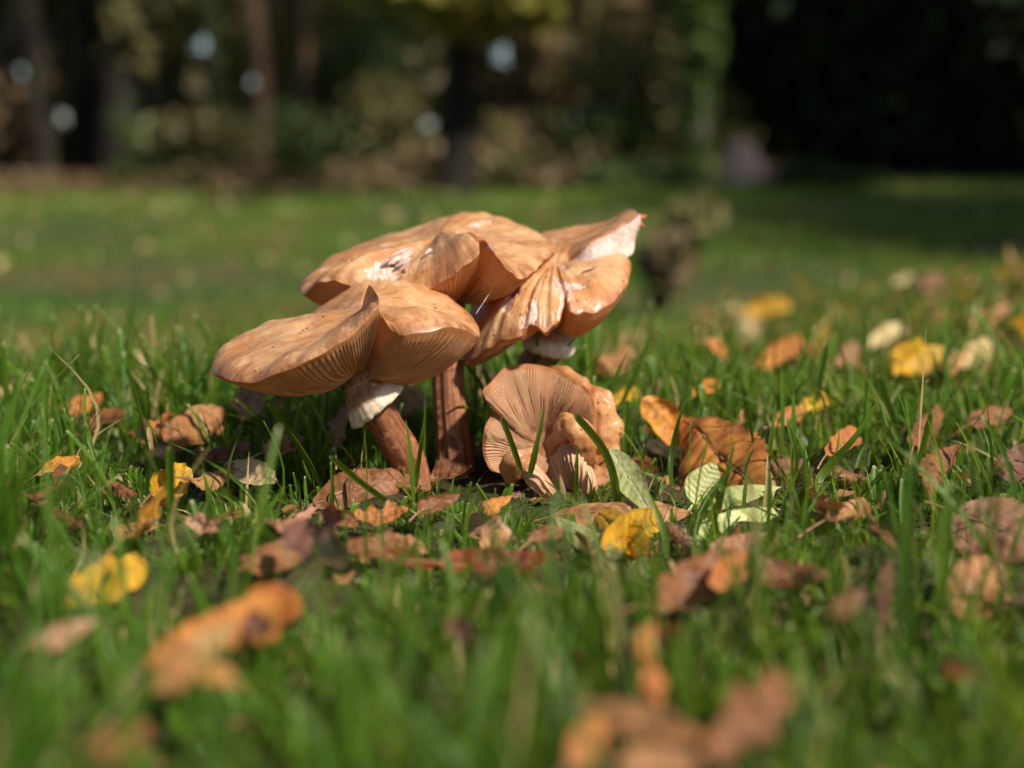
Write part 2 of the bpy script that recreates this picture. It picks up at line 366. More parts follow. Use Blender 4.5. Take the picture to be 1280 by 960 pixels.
for q, (a_, b_) in enumerate([((486,323),(517,309)), ((498,330),(516,316)), ((478,332),(492,320)), ((531,318),(541,312))]):
    mid = ((a_[0] + b_[0]) / 2, (a_[1] + b_[1]) / 2 - 1.5)
    yy = .022 + q * .001
    tube('skin_flake', [P(*a_, yy), P(*mid, yy + .002), P(*b_, yy + .006)], [.0003, .0009, .0002], MAT['flesh'], rb, 10, 8)
# --- mushroom C: right, torn
rc = empty('mushroom', P(655, 590, .062)); tag(rc, 'mushroom with torn cap showing white flesh and a thick white ring, rightmost and behind', 'mushroom', 'mushrooms in the clump')
rimC = [(600,352,.082),(588,392,.058),(580,438,.036),(582,456,.024),(602,440,.016),(622,427,.012),(645,423,.008),(663,404,.008),(680,415,.007),(697,402,.010),
        (707,374,.020),(713,388,.014),(730,392,.016),(758,384,.022),(782,358,.034),(789,336,.048),(784,321,.062),(762,313,.082),(725,302,.098),(690,300,.105),(650,318,.10)]
tC = [.004,.006,.009,.010,.010,.009,.008,.006,.008,.007,.001,.004,.005,.005,.004,.003,.003,.002,.002,.002,.003]
bC = [-.002]*9 + [-.001,-.002,-.006,-.008,-.009,-.008,-.005,-.003] + [-.002]*4
cutC = [[(668,368),(674,384),(670,405),(649,411),(658,392)], [(690,345),(734,355),(728,359),(709,361),(711,378),(706,398),(697,402),(697,384),(699,366)],
        [(630,372),(642,364),(650,368),(640,380),(636,392),(626,388),(624,380)], [(700,330),(712,334),(710,340),(698,338)]]
make_cap(rc, rimC, (694,338,.055), (690,390,.050), (-.05, -.12, 1), tC, bC, 80, seed=8.0, cut=cutC,
         slits=[[(668,405),(662,412),(668,414)], [(722,341),(735,334),(748,332),(738,338)], [(636,370),(650,362),(648,368),(640,374)]], skin='cap_orange', lump=.0012, wav=.0008)
top1 = [(676,296,.104),(708,287,.102),(750,281,.095),(772,274,.088),(791,263,.078)]
edge = [(694,334,.066),(712,331,.060),(735,307,.056),(766,290,.060),(788,276,.066),(797,268,.070)]
low = [(694,340,.062),(714,338,.056),(738,336,.052),(762,326,.056),(784,320,.062),(790,303,.066),(794,284,.070)]
loft('torn_flap', [top1, [(684,312,.085),(712,306,.082),(745,293,.078),(772,280,.076),(794,265,.074)], edge], MAT['cap_orange'], rc, 60, 90, bump=.0012, seed=3, thick=.0012)
loft('torn_flesh', [edge, [(694,338,.063),(713,335,.057),(737,320,.054),(765,308,.058),(786,297,.064),(796,276,.069)], low], MAT['flesh'], rc, 40, 110, ridge=.0003, ridges=4, bump=.0026, seed=6, thick=.0010)
tube('stem', [P(692,385,.052), P(690,420,.052), P(678,440,.054), P(664,456,.056), P(655,500,.060), P(652,560,.062), P(650,605,.063)],
     [.0062,.0066,.0062,.0060,.0066,.008,.0085], MAT['stem'], rc, 60, 48, fib=.04, seed=8)
ring_skirt(rc, (689,398,.052), .0072, (686,431,.051), .0112, (.12, -.22, .97), .42, roll=.0024, seed=3.1)
# --- mushroom D: toppled, gills to the camera
rd = empty('mushroom', P(690, 622, .004)); tag(rd, 'toppled mushroom on its side with pinkish gills facing out and curled rim', 'mushroom', 'mushrooms in the clump')
rimD = [(603,491,.005),(616,475,.012),(634,458,.02),(659,455,.024),(684,459,.024),(705,467,.02),(725,479,.012),(739,494,.004),(745,517,-.004),(746,542,-.009),
        (744,570,-.012),(738,600,-.012),(715,618,-.014),(690,615,-.012),(665,602,-.010),(640,594,-.008),(616,589,-.006),(604,566,-.002),(606,535,0),(615,514,.008)]
make_cap(rd, rimD, (690,545,.040), (678,556,.016), (.10, 1, .22), .004, [-.004]*5 + [-.002]*5 + [.0]*5 + [-.003]*5, 84, seed=12.0, skin='roll', gill='gill_pink', gh=.0013, pleat=.0034, hub=.2, lump=.0008)
tube('rolled_margin', [P(690,462,.030), P(704,467,.024), P(718,476,.019), P(729,484,.014), P(738,490,.012)], [.0012,.0026,.0034,.0034,.0014], MAT['roll'], rd, 40, 40, fib=.02, fibn=3, lump=.0012)
tube('rolled_margin', [P(733,482,.016), P(745,497,.012), P(754,515,.009), P(758,538,.004), P(756,566,.003), P(748,594,.002), P(732,618,.002), P(715,624,.002)],
     [.0016,.0044,.0054,.0060,.0064,.0066,.0060,.0035], MAT['roll'], rd, 90, 70, fib=.05, fibn=3, seed=2, lump=.0022)
tube('curled_lobe', [P(688,576,-.008), P(696,556,-.013), P(705,538,-.017), P(716,531,-.020), P(727,545,-.022), P(732,562,-.021), P(736,580,-.016)],
     [.0020,.0036,.0042,.0046,.0044,.0038,.0018], MAT['roll'], rd, 70, 60, fib=.06, fibn=3, seed=4, lump=.0020)
loft('curled_gills', [[(682,590,-.006),(688,572,-.012),(700,556,-.0165),(712,556,-.0195),(724,566,-.022),(734,578,-.019),(742,590,-.010)],
                      [(678,604,-.006),(690,590,-.015),(702,578,-.020),(714,577,-.023),(727,585,-.024),(738,598,-.018),(743,606,-.010)],
                      [(688,618,-.008),(698,604,-.016),(708,597,-.021),(718,597,-.023),(729,604,-.022),(737,612,-.017),(741,618,-.010)],
                      [(704,628,-.010),(710,624,-.014),(716,622,-.016),(722,622,-.016),(728,624,-.015),(733,626,-.012),(736,628,-.010)]], MAT['gill_fold'], rd, 90, 240, ridge=.0011, ridges=17, bump=.0032, seed=1, thick=.001)
tube('curled_lobe', [P(637,606,-.010), P(640,590,-.016), P(648,576,-.020), P(658,576,-.019), P(662,592,-.017), P(662,606,-.012)],
     [.0016,.0042,.0044,.0036,.0026,.0012], MAT['roll'], rd, 50, 50, fib=.06, fibn=3, seed=7, lump=.0018)
loft('curled_gills', [[(657,568,-.018),(668,580,-.020),(682,596,-.020),(696,614,-.018),(702,632,-.014)],
                      [(657,580,-.0225),(668,591,-.0245),(681,606,-.024),(692,620,-.022),(700,636,-.017)],
                      [(655,594,-.020),(665,605,-.022),(676,616,-.022),(687,628,-.020),(696,640,-.014)]], MAT['gill_fold'], rd, 60, 90, ridge=.0009, ridges=5, bump=.0016, seed=5, along=True, thick=.001)
tube('stem', [P(680,566,.020), P(676,580,.012), P(672,600,.008), P(668,625,.006)], [.0048,.0055,.006,.007], MAT['stem'], rd, 30, 32, fib=.06, seed=3)
# --- small things on the caps
tg = tag(tube('silk_strand', [P(622,350,.012), P(609,371,.006), P(595,392,-.004)], [.00006]*3, MAT['silk'], None, 10, 6), 'fine pale silk strand stretched between the centre cap and front cap', 'silk strand')
rt_ = empty('bud_scale', P(800,270,.072)); tag(rt_, 'small reddish bud scale caught on the torn cap tip', 'bud scale')
tube('scale', [P(793,268,.071), P(800,272,.072), P(808,270,.072)], [.0005, .0014, .0004], MAT['bud'], rt_, 10, 10, fib=.2)
tube('scale', [P(798,272,.072), P(801,280,.072), P(805,284,.072)], [.0004, .0008, .0003], MAT['bud'], rt_, 10, 8, fib=.2)
# ------------------------------------------------------------------ ground
gm = NT('soil_and_thatch'); pos = gm.n('ShaderNodeNewGeometry').outputs['Position']
n1 = gm.noise(pos, 90, 5, .7); n2 = gm.noise(pos, 9, 4); n3 = gm.noise(pos, .9, 4, .6); n4 = gm.noise(pos, 380, 3)
near = gm.mix(gm.rng(n1, .35, .7), (.030, .019, .011), (.075, .048, .026))
near = gm.mix(gm.rng(n2, .45, .65, 0, .6), near, (.035, .060, .014))
lawn = gm.mix(gm.rng(n3, .38, .62), (.030, .060, .010), (.075, .075, .022))
lawn = gm.mix(gm.rng(n2, .5, .72, 0, .6), lawn, (.13, .08, .035))
py = gm.n('ShaderNodeSeparateXYZ', {0: pos}).outputs[1]
strip = gm.mix(gm.rng(n2, .35, .65), (.20, .12, .075), (.11, .065, .035))
c = gm.mix(gm.rng(py, .8, 3.2), near, lawn); c = gm.mix(gm.rng(gm.math('ADD', py, gm.math('MULTIPLY', n3, 1.5)), 14.2, 15.0), c, strip)
MAT['ground'] = gm.surf(c, .9, .2, gm.math('ADD', n1, gm.math('MULTIPLY', n4, .5)), .8, .004)
ys = np.concatenate([np.linspace(-2.5, -.4, 12), np.linspace(-.38, 1.6, 160), np.geomspace(1.65, 160, 150)])
gx = np.sinh(np.linspace(-7.2, 7.2, 240)) / np.sinh(7.2) * 140
gx = np.sign(gx) * np.minimum(np.abs(gx), 140)
gx = np.unique(np.concatenate([np.linspace(-1.2, 1.2, 170), gx[np.abs(gx) > 1.2]]))
X, Y = np.meshgrid(gx, ys); Z = terr(X, Y)
nearm = (np.abs(X) < 1) & (Y < 1.6) & (Y > -.4)
Z[nearm] += nz(np.stack([X[nearm], Y[nearm], Z[nearm] * 0], 1), 38, .006, 2)
o = mk('ground', np.stack([X, Y, Z], 2).reshape(-1, 3), grid_faces(len(ys), len(gx)), MAT['ground']); o['kind'] = 'structure'

# ------------------------------------------------------------------ fallen leaves
def leaf_material(name, c1, c2, c3, vein, rough=.55, spec=.4, trans=.25, spots=(.12, .05, .02), coat=0):
    m = NT(name); pos = m.n('ShaderNodeNewGeometry').outputs['Position']; rt = m.attr('rt', 1)
    sep = m.n('ShaderNodeSeparateXYZ', {0: rt})
    n1 = m.noise(pos, 42, 5, .65); n2 = m.noise(pos, 120, 5, .7); n3 = m.noise(pos, 650, 3)
    c = m.mix(m.rng(n1, .40, .60), c1, c2); c = m.mix(m.rng(n2, .50, .66, 0, .85), c, c3)
    c = m.mix(m.math('MULTIPLY', sep.outputs[2], .38), c, vein)
    c = m.mix(m.rng(n3, .60, .70, 0, .7), c, spots)
    e = m.math('ABSOLUTE', sep.outputs[0]); c = m.mix(m.math('MULTIPLY', m.rng(e, .80, 1.0, 0, .7), m.rng(n2, .4, .6)), c, spots)
    return m.surf(c, rough, spec, m.math('ADD', n2, m.math('MULTIPLY', n3, .5)), .5, .0007, trans, m.mix(.5, c, (1, .8, .5), 'MULTIPLY'), coat=coat)
L = dict(
    amber=leaf_material('leaf_amber', (.42, .13, .028), (.56, .23, .05), (.22, .07, .022), (.24, .08, .02), trans=.3),
    tan=leaf_material('leaf_tan', (.34, .15, .055), (.46, .24, .10), (.18, .065, .028), (.24, .10, .05)),
    brown=leaf_material('leaf_brown', (.20, .075, .030), (.30, .125, .052), (.10, .036, .018), (.15, .06, .03)),
    rust=leaf_material('leaf_rust', (.42, .15, .045), (.56, .22, .05), (.24, .08, .03), (.16, .05, .02)),
    orange=leaf_material('leaf_orange', (.62, .24, .03), (.70, .36, .05), (.42, .13, .03), (.34, .10, .02), trans=.35),
    yellow=leaf_material('leaf_yellow', (.60, .33, .02), (.68, .40, .04), (.44, .18, .015), (.50, .26, .03), trans=.35, spots=(.30, .13, .03)),
    lime=leaf_material('leaf_lime', (.46, .50, .17), (.58, .60, .27), (.38, .42, .10), (.62, .64, .38), trans=.30, spots=(.30, .26, .10)),
    cream=leaf_material('leaf_cream', (.58, .44, .20), (.66, .54, .30), (.42, .27, .10), (.45, .30, .14)),
    pink=leaf_material('leaf_pinkish', (.33, .15, .08), (.45, .24, .15), (.18, .075, .04), (.30, .14, .09)),
    wine=leaf_material('leaf_wine', (.12, .018, .008), (.20, .038, .012), (.05, .01, .006), (.04, .01, .005), .6, .2, .04),
    dark=leaf_material('leaf_dark', (.13, .055, .04), (.22, .10, .07), (.07, .03, .02), (.05, .02, .015)),
)
L['stalk'] = simple('leaf_stalk', (.36, .20, .10), (.24, .12, .06), 200)
L['stalk_green'] = simple('leaf_stalk_green', (.55, .56, .30), (.50, .45, .24), 200)
KEEP = []          # places where the grass is pressed down: x, y, radius
def prof(shape, t):
    if shape == 'oval': return np.sin(PI * np.clip(t, 0, 1) ** .85) ** .75
    if shape == 'obov': return np.sin(PI * np.clip(t, 0, 1) ** 1.35) ** .75
    if shape == 'lance': return np.sin(PI * np.clip(t, 0, 1) ** .75) ** .95
    if shape == 'round': return np.clip(1 - (2 * t - 1) ** 2, 0, 1) ** .48
    if shape == 'lobed': return np.sin(PI * np.clip(t, 0, 1) ** .9) ** .6 * (1 + .30 * np.sin(t * 19 + .6))
def leaf(a, b, wpx, roll=0, shape='oval', curl=0.0, bend=0.0, crump=.12, mat='tan', serr=.03, label=None, group=None, lift=.012,
         nv=9, vg=1.0, nl=60, nw=26, keep=True, name='fallen_leaf', root=None, stalk=.25, fold=0.0, cat='leaf', skirt=None, twist=0.0):
    if len(a) == 2 and (a[1] + b[1]) / 2 > 750: lift = max(lift, .026)
    A = G(a[0], a[1], lift) if len(a) == 2 else P(*a); B = G(b[0], b[1], lift) if len(b) == 2 else P(*b)
    if len(a) == 3 and A[2] < -.002: A = G(a[0], a[1], .005)
    if len(b) == 3 and B[2] < -.002: B = G(b[0], b[1], .005)
    if len(a) == 2:
        ok = [-.4 < q[1] < 1.25 and abs(q[2] - terr(q[0], q[1])) < .06 for q in (A, B)]
        if not all(ok): yy = A[1] if ok[0] else (B[1] if ok[1] else 1.2); A = P(a[0], a[1], yy); B = P(b[0], b[1], yy)
    M = (A + B) / 2; Ln = np.linalg.norm(B - A); dep = (M - CAM) @ _f; Wd = wpx * dep / FPX
    ex = (B - A) / Ln; n0 = np.array([0, 0, 1.0]) - ex * ex[2]
    n0 /= np.linalg.norm(n0); ey = np.cross(n0, ex)
    if ey[1] < 0: ey = -ey
    r = math.radians(roll)
    N = n0 * math.cos(r) + (-ey) * math.sin(r); E = np.cross(N, ex)      # roll > 0 turns the face to the camera
    t = np.linspace(0, 1, nl)[:, None]; q = np.linspace(-1, 1, nw)[None, :]
    seed = random.uniform(0, 50)
    w = prof(shape, t) * Wd / 2 * (1 + .07 * np.sin(t * 5 + seed) * np.sign(q))
    w = w * (1 + serr * (2 * ((t * nv * 2.0) % 1) - 1) * np.abs(q) ** 3)
    y = q * w; ph = (t * nv - np.abs(q) * 1.1 * prof(shape, t)) % 1
    vein = np.exp(-((ph - .5) / .13) ** 2) * (1 - np.abs(q) ** 4) * sst(0, .1, t) * sst(1, .9, t)
    mid = np.exp(-(q / .07) ** 2); vv = np.maximum(vein * .75, np.broadcast_to(mid, vein.shape))
    x = (t - .5) * Ln * np.ones_like(q); z = -vein * Wd * .010 - mid * Wd * .02 + np.abs(y) * fold
    z = z + np.sin((ph - .5) * 2 * PI) * 0 + (1 - np.abs(((ph) * 2 - 1))) * Wd * -.007 * (1.3 + np.sin(t * 9 + seed))
    tw = twist * (t - .5); y, z = y * np.cos(tw) - z * np.sin(tw), y * np.sin(tw) + z * np.cos(tw)
    if curl:
        k = curl / (Wd / 2) * (1 + .35 * np.sin(t * 4 + seed)); a_ = y * k; y, z = (1 / k - z) * np.sin(a_), 1 / k - (1 / k - z) * np.cos(a_)
    if bend:
        k = bend / (Ln / 2); a_ = x * k; x, z = (1 / k - z) * np.sin(a_), 1 / k - (1 / k - z) * np.cos(a_)
    g = M + x[..., None] * ex + y[..., None] * E + z[..., None] * N
    if crump:
        d = nz(g, 1.6 / Wd, crump * Wd * .9, seed) + nz(g, 4.5 / Wd, crump * Wd * .35, seed + 4); g = g + N * d.reshape(nl, nw)[..., None]
        d = nz(g, 2.2 / Wd, crump * Wd * .5, seed + 8); g = g + E * d.reshape(nl, nw)[..., None]
    low = (g[..., 2] - terr(g[..., 0], g[..., 1])).min()
    if low < -.002: g[..., 2] += (-.002 - low) * .7
    own = root is None
    if own:
        root = empty(name, (M[0], M[1], float(terr(M[0], M[1])))); tag(root, label, cat, group)
    A_ = {'rt': np.stack([np.broadcast_to(q, (nl, nw)).ravel(), np.broadcast_to(t, (nl, nw)).ravel(), np.clip(vv * vg, 0, 2).ravel()], 1)}
    mk('blade' if own else 'leaflet', g.reshape(-1, 3), grid_faces(nl, nw), L[mat], root, A_)
    c = nw // 2; path = [g[i, c] - N * .0002 for i in np.linspace(0, nl - 1, 9).astype(int)]
    p0 = path[0]; rr = max(Wd * .018, .0003)
    if stalk:
        d0 = path[0] - path[1]; d0 /= np.linalg.norm(d0)
        s1 = p0 + d0 * Ln * stalk * .5 - np.array([0, 0, .1]) * Ln * stalk * .3; s2 = p0 + d0 * Ln * stalk - np.array([0, 0, .1]) * Ln * stalk
        tube('stalk', [s2, s1, p0], [rr * 1.5, rr, rr], L['stalk_green' if mat == 'lime' else 'stalk'], root, 10, 7)
    tube('midrib', path, [rr, rr * .9, rr * .8, rr * .8, rr * .7, rr * .6, rr * .5, rr * .4, rr * .2], L['stalk_green' if mat == 'lime' else 'stalk'], root, 24, 7)
    if keep or not own:
        lo, hi = g.reshape(-1, 3).min(0), g.reshape(-1, 3).max(0)
        KEEP.append(((lo[0] + hi[0]) / 2, (lo[1] + hi[1]) / 2, (hi[0] - lo[0]) / 2, (hi[1] - lo[1]) / 2, max(lo[2], .004)))
    return root
leaf((397,632,-.015),(522,600,-.012),66,50,'oval',-.9,-.35,.16,'brown',.05,'ribbed brown toothed leaf arched over against the foot of the leaning stem',vg=1.8,nl=90,nw=40,nv=12)
leaf((540,602,.0),(592,584,-.006),44,40,'lance',1.0,.5,.2,'brown',.03,'small curled brown leaf between the two stem bases',stalk=0)
leaf((576,652,-.035),(642,668,-.035),44,45,'oval',.7,-.4,.22,'pink',.03,'small pale leaf with orange blotches in front of the curled lobe')
leaf((600,690,-.045),(634,668,-.040),34,60,'round',-.8,.2,.1,'tan',.0,'little tan curl of leaf below the toppled mushroom',stalk=0)
leaf((545,708),(706,702),46,35,'lance',.8,.25,.22,'wine',.02,'shiny wet dark red leaf lying across the grass in front of the clump',lift=.012)
leaf((478,694),(548,712),34,35,'oval',.8,.3,.2,'wine',.02,'short dark red leaf scrap left of the shiny wet leaf',lift=.010)
leaf((376,664),(440,712),70,55,'lobed',1.0,.5,.30,'dark',.04,'crumpled dark brown leaf standing upright left of the front stem',lift=.02)
leaf((296,716),(402,668),50,45,'oval',-.8,.3,.15,'brown',.03,'long ribbed pinkish brown leaf behind the big orange leaf',lift=.012)
leaf((258,806),(388,728),76,50,'obov',-1.1,-.3,.24,'amber',.02,'big orange leaf folded over in the left foreground',lift=.020)
leaf((186,866),(296,776),52,55,'lance',-.7,.1,.10,'tan',.02,'pale tan leaf strip leaning under the big orange leaf',lift=.014)
leaf((182,838),(312,752),44,30,'lance',.8,.1,.14,'rust',.02,'red brown curled leaf beside the pale tan strip',lift=.022)
leaf((250,852),(290,838),36,30,'round',.5,.1,.2,'rust',.02,'small dull red leaf piece under the orange leaf',lift=.006,stalk=0)
leaf((96,742),(192,694),62,48,'oval',-.7,-.35,.22,'yellow',.03,'round golden yellow leaf with dark veins at the left',lift=.014)
leaf((172,680),(228,590),74,60,'obov',.6,.2,.2,'orange',.02,'vivid orange leaf standing up in the left grass',lift=.016)
leaf((182,622),(232,592),48,60,'round',.7,.2,.2,'yellow',.02,'ochre curled leaf just behind the vivid orange one',lift=.014)
leaf((222,612),(300,585),36,30,'lance',-.9,.3,.15,'tan',.02,'thin tan rolled leaf right of the vivid orange leaf',lift=.012)
leaf((286,584),(352,606),40,40,'oval',.5,.2,.15,'cream',.02,'pale straw coloured leaf under the left end of the front cap',lift=.014)
leaf((36,808),(122,776),34,50,'lance',.5,.1,.14,'pink',.02,'small pinkish leaf tilted in the lower left grass',lift=.014)
leaf((132,916),(176,820),54,50,'lance',-.5,.1,.14,'cream',.02,'blurred pale yellow leaf pointing upright at the lower left',lift=.014)
leaf((118,958),(186,905),50,45,'oval',.5,.1,.14,'brown',.02,'blurred brown leaf at the bottom left edge',lift=.010)
leaf((1010,592,.030),(1090,612,.012),52,45,'oval',-1.3,.1,.14,'tan',.03,'rolled tan leaf tube right of the orange serrated leaf',stalk=0)
leaf((944,572,.040),(1012,604,.032),56,45,'obov',-1.1,.2,.2,'pink',.03,'open mouthed pale tan leaf curl touching the orange serrated leaf',stalk=0)
leaf((1046,612,.008),(1092,596,.008),34,45,'lobed',.9,.4,.34,'dark',.03,'crumpled purplish grey leaf tip at the end of the rolled tan leaf',stalk=0)
leaf((842,518,.050),(948,620,.028),112,42,'obov',-.4,-.15,.12,'amber',.05,'large rust orange serrated leaf standing beside the toppled mushroom',vg=1.6,nl=120,nw=50,nv=13)
leaf((800,500,.050),(866,560,.045),54,60,'oval',1.0,.3,.2,'orange',.04,'folded orange leaf edge standing behind the large rust leaf',stalk=0)
leaf((688,640,-.012),(866,636,-.018),52,40,'oval',-.7,-.2,.10,'tan',.0,'smooth tan leaf lying flat under the toppled mushroom',lift=.01)
leaf((742,690,-.055),(836,648,-.050),60,55,'oval',.2,.2,.10,'yellow',.01,'bright yellow folded leaf in front of the toppled mushroom',fold=.5,nl=70,nw=40,stalk=.1)
leaf((746,640,-.048),(818,700,-.062),48,50,'oval',-.5,.2,.10,'yellow',.01,'deep yellow leaf half tucked under the bright folded one',stalk=0)
leaf((702,656,-.058),(792,708,-.085),32,40,'lance',-.3,.2,.06,'lime',.02,'pale yellow green slender leaf below the bright yellow leaf',stalk=0)
leaf((764,562,-.030),(818,648,-.034),38,44,'lance',.3,.1,.05,'lime',.02,'tall pale green leaf leaning on the toppled mushroom rim',stalk=0,nl=70)
leaf((834,656,-.040),(884,702,-.060),26,40,'lance',-.8,.1,.1,'pink',.0,'narrow pink leaf roll right of the yellow leaves',stalk=0)
cl = empty('compound_leaf', P(864,634,-.03)); tag(cl, 'pale green compound leaf with three leaflets on one stalk, right of the yellow leaves', 'leaf')
leaf((866,630,-.030),(893,578,-.026),44,64,'oval',.3,.2,.06,'lime',.03,root=cl,keep=False,stalk=0)
leaf((866,632,-.032),(978,606,-.034),28,58,'lance',.3,-.3,.05,'lime',.03,root=cl,keep=False,stalk=0,nl=80)
leaf((850,668,-.056),(996,632,-.050),30,52,'lance',.3,-.3,.05,'lime',.03,root=cl,keep=False,stalk=0,nl=80)
tube('stalk', [P(844,664,-.046), P(852,650,-.040), P(866,632,-.030)], [.0008,.0007,.0007], L['stalk_green'], cl, 12, 8)
leaf((782,770),(932,700),62,45,'obov',.9,.3,.26,'brown',.04,'crumpled brown leaf in the grass below the compound leaf',lift=.014)
leaf((926,706),(1040,722),46,45,'oval',-.9,.2,.2,'brown',.03,'bent brown leaf right of the crumpled brown leaf',lift=.014)
leaf((880,740),(940,690),40,50,'oval',.7,.2,.2,'rust',.03,'small reddish leaf between the two crumpled leaves',lift=.016,stalk=0)
leaf((808,888),(800,786),66,60,'oval',1.1,.3,.22,'rust',.02,'blurred upright brown folded leaf in the lower right grass',lift=.016)
leaf((694,872),(912,930),46,50,'lance',-.6,-.45,.14,'tan',.0,'long tan curved leaf across the bottom foreground',lift=.02,nl=80)
leaf((772,950),(880,952),56,50,'oval',-.9,-.2,.10,'tan',.0,'blurred light tan leaf at the very bottom centre',lift=.012)
leaf((896,936),(996,832),70,50,'lobed',.8,-.3,.24,'brown',.02,'blurred reddish brown leaf right of the long tan leaf',lift=.018)
leaf((720,950),(760,890),50,45,'oval',-.5,-.3,.12,'rust',.02,'dark rusty leaf piece under the long tan leaf',lift=.006)
leaf((1188,640,-.090),(1330,706,-.118),104,48,'oval',-.3,-.2,.10,'pink',.05,'broad ribbed pinkish brown leaf at the right edge',lift=.030,nv=8,vg=1.4)
leaf((1192,768,-.150),(1268,716,-.140),84,50,'oval',-.4,-.2,.12,'tan',.01,'rounded orange brown leaf below the ribbed leaf at the right edge',lift=.032)
leaf((1146,620),(1192,560),44,60,'oval',-.6,.2,.18,'brown',.02,'narrow brown leaf upright behind the ribbed leaf',lift=.016)
leaf((1236,604),(1300,560),44,40,'oval',.8,.3,.2,'dark',.02,'dark curled leaf at the right edge above the ribbed leaf',lift=.016)
leaf((1094,786),(1112,700),40,66,'oval',.3,.1,.12,'dark',.02,'dim khaki brown leaf hidden upright among the right grass',lift=.014)
leaf((1098,812),(1148,878),32,55,'lance',.3,.1,.12,'cream',.02,'blurred narrow straw leaf in the lower right grass',lift=.018)
leaf((1186,826),(1222,850),34,45,'oval',.5,.1,.2,'rust',.02,'tiny red brown scrap below the rounded orange tan leaf',lift=.012,stalk=0)
leaf((424,700),(486,676),40,45,'oval',.9,.4,.24,'brown',.03,'brown curled leaf half sunk in grass left of the dark red scrap',lift=.010)
leaf((330,668),(392,640),34,40,'lance',-.9,.3,.2,'pink',.02,'narrow pinkish brown leaf left of the crumpled dark one',lift=.010)
leaf((640,622,-.02),(700,640,-.03),26,40,'lobed',.9,.4,.3,'dark',.04,'dark crumbled leaf bits under the curled lobe of the toppled mushroom',stalk=0)
leaf((440,650),(510,640),30,40,'lobed',.9,.4,.3,'rust',.04,'reddish crumpled leaf below the ribbed brown leaf',lift=.010,stalk=0)
leaf((60,640),(110,664),30,35,'oval',-.9,.3,.2,'brown',.03,'dull brown leaf among blades above the round golden leaf',lift=.012)
leaf((300,768),(350,800),34,40,'oval',.9,.4,.24,'dark',.03,'dark leaf piece below the big orange leaf',lift=.006,stalk=0)
leaf((1000,610),(1040,650),34,45,'oval',.9,.4,.24,'brown',.03,'brown leaf tucked below the rolled tan leaf',lift=.010,stalk=0)
leaf((884,690),(960,668),30,40,'lance',.9,.3,.2,'pink',.02,'pinkish leaf strip under the lowest green leaflet',lift=.008,stalk=0)
leaf((1030,770),(1080,740),34,40,'oval',-.9,.3,.2,'brown',.03,'small brown leaf right of the bent brown leaf',lift=.012)
leaf((560,780),(600,800),26,40,'oval',.9,.3,.2,'dark',.03,'dark scrap deep in the centre foreground grass',lift=.006,stalk=0)
for a, b, w, mt, lb in [((520,640),(572,622),30,'brown','brown curled leaf below the straight stem'),((600,640),(636,622),26,'rust','small rusty leaf left of the curled lobe'),
 ((470,668),(530,686),34,'tan','tan curled leaf between the crumpled leaves and the dark red scrap'),((660,676),(704,660),30,'brown','brown leaf left of the yellow green slender leaf'),
 ((400,640),(446,656),34,'brown','brown leaf edge under the ribbed brown leaf'),((640,716),(700,740),30,'brown','brown leaf strip below the shiny dark red leaf'),
 ((1040,640),(1100,626),34,'tan','tan curled leaf right of the crumpled grey tip'),((1100,660),(1150,684),34,'brown','brown leaf in grass left of the ribbed right edge leaf'),
 ((236,650),(290,664),30,'pink','pinkish thin leaf right of the vivid orange leaf'),((120,600),(168,616),30,'brown','brown leaf left of the ochre curled leaf')]:
    leaf(a, b, w, random.uniform(35, 60), random.choice(['oval', 'lance', 'obov']), random.choice([-1.2, 1.1, .9]), random.uniform(-.5, .5), .28, mt, .03, lb, lift=.012)
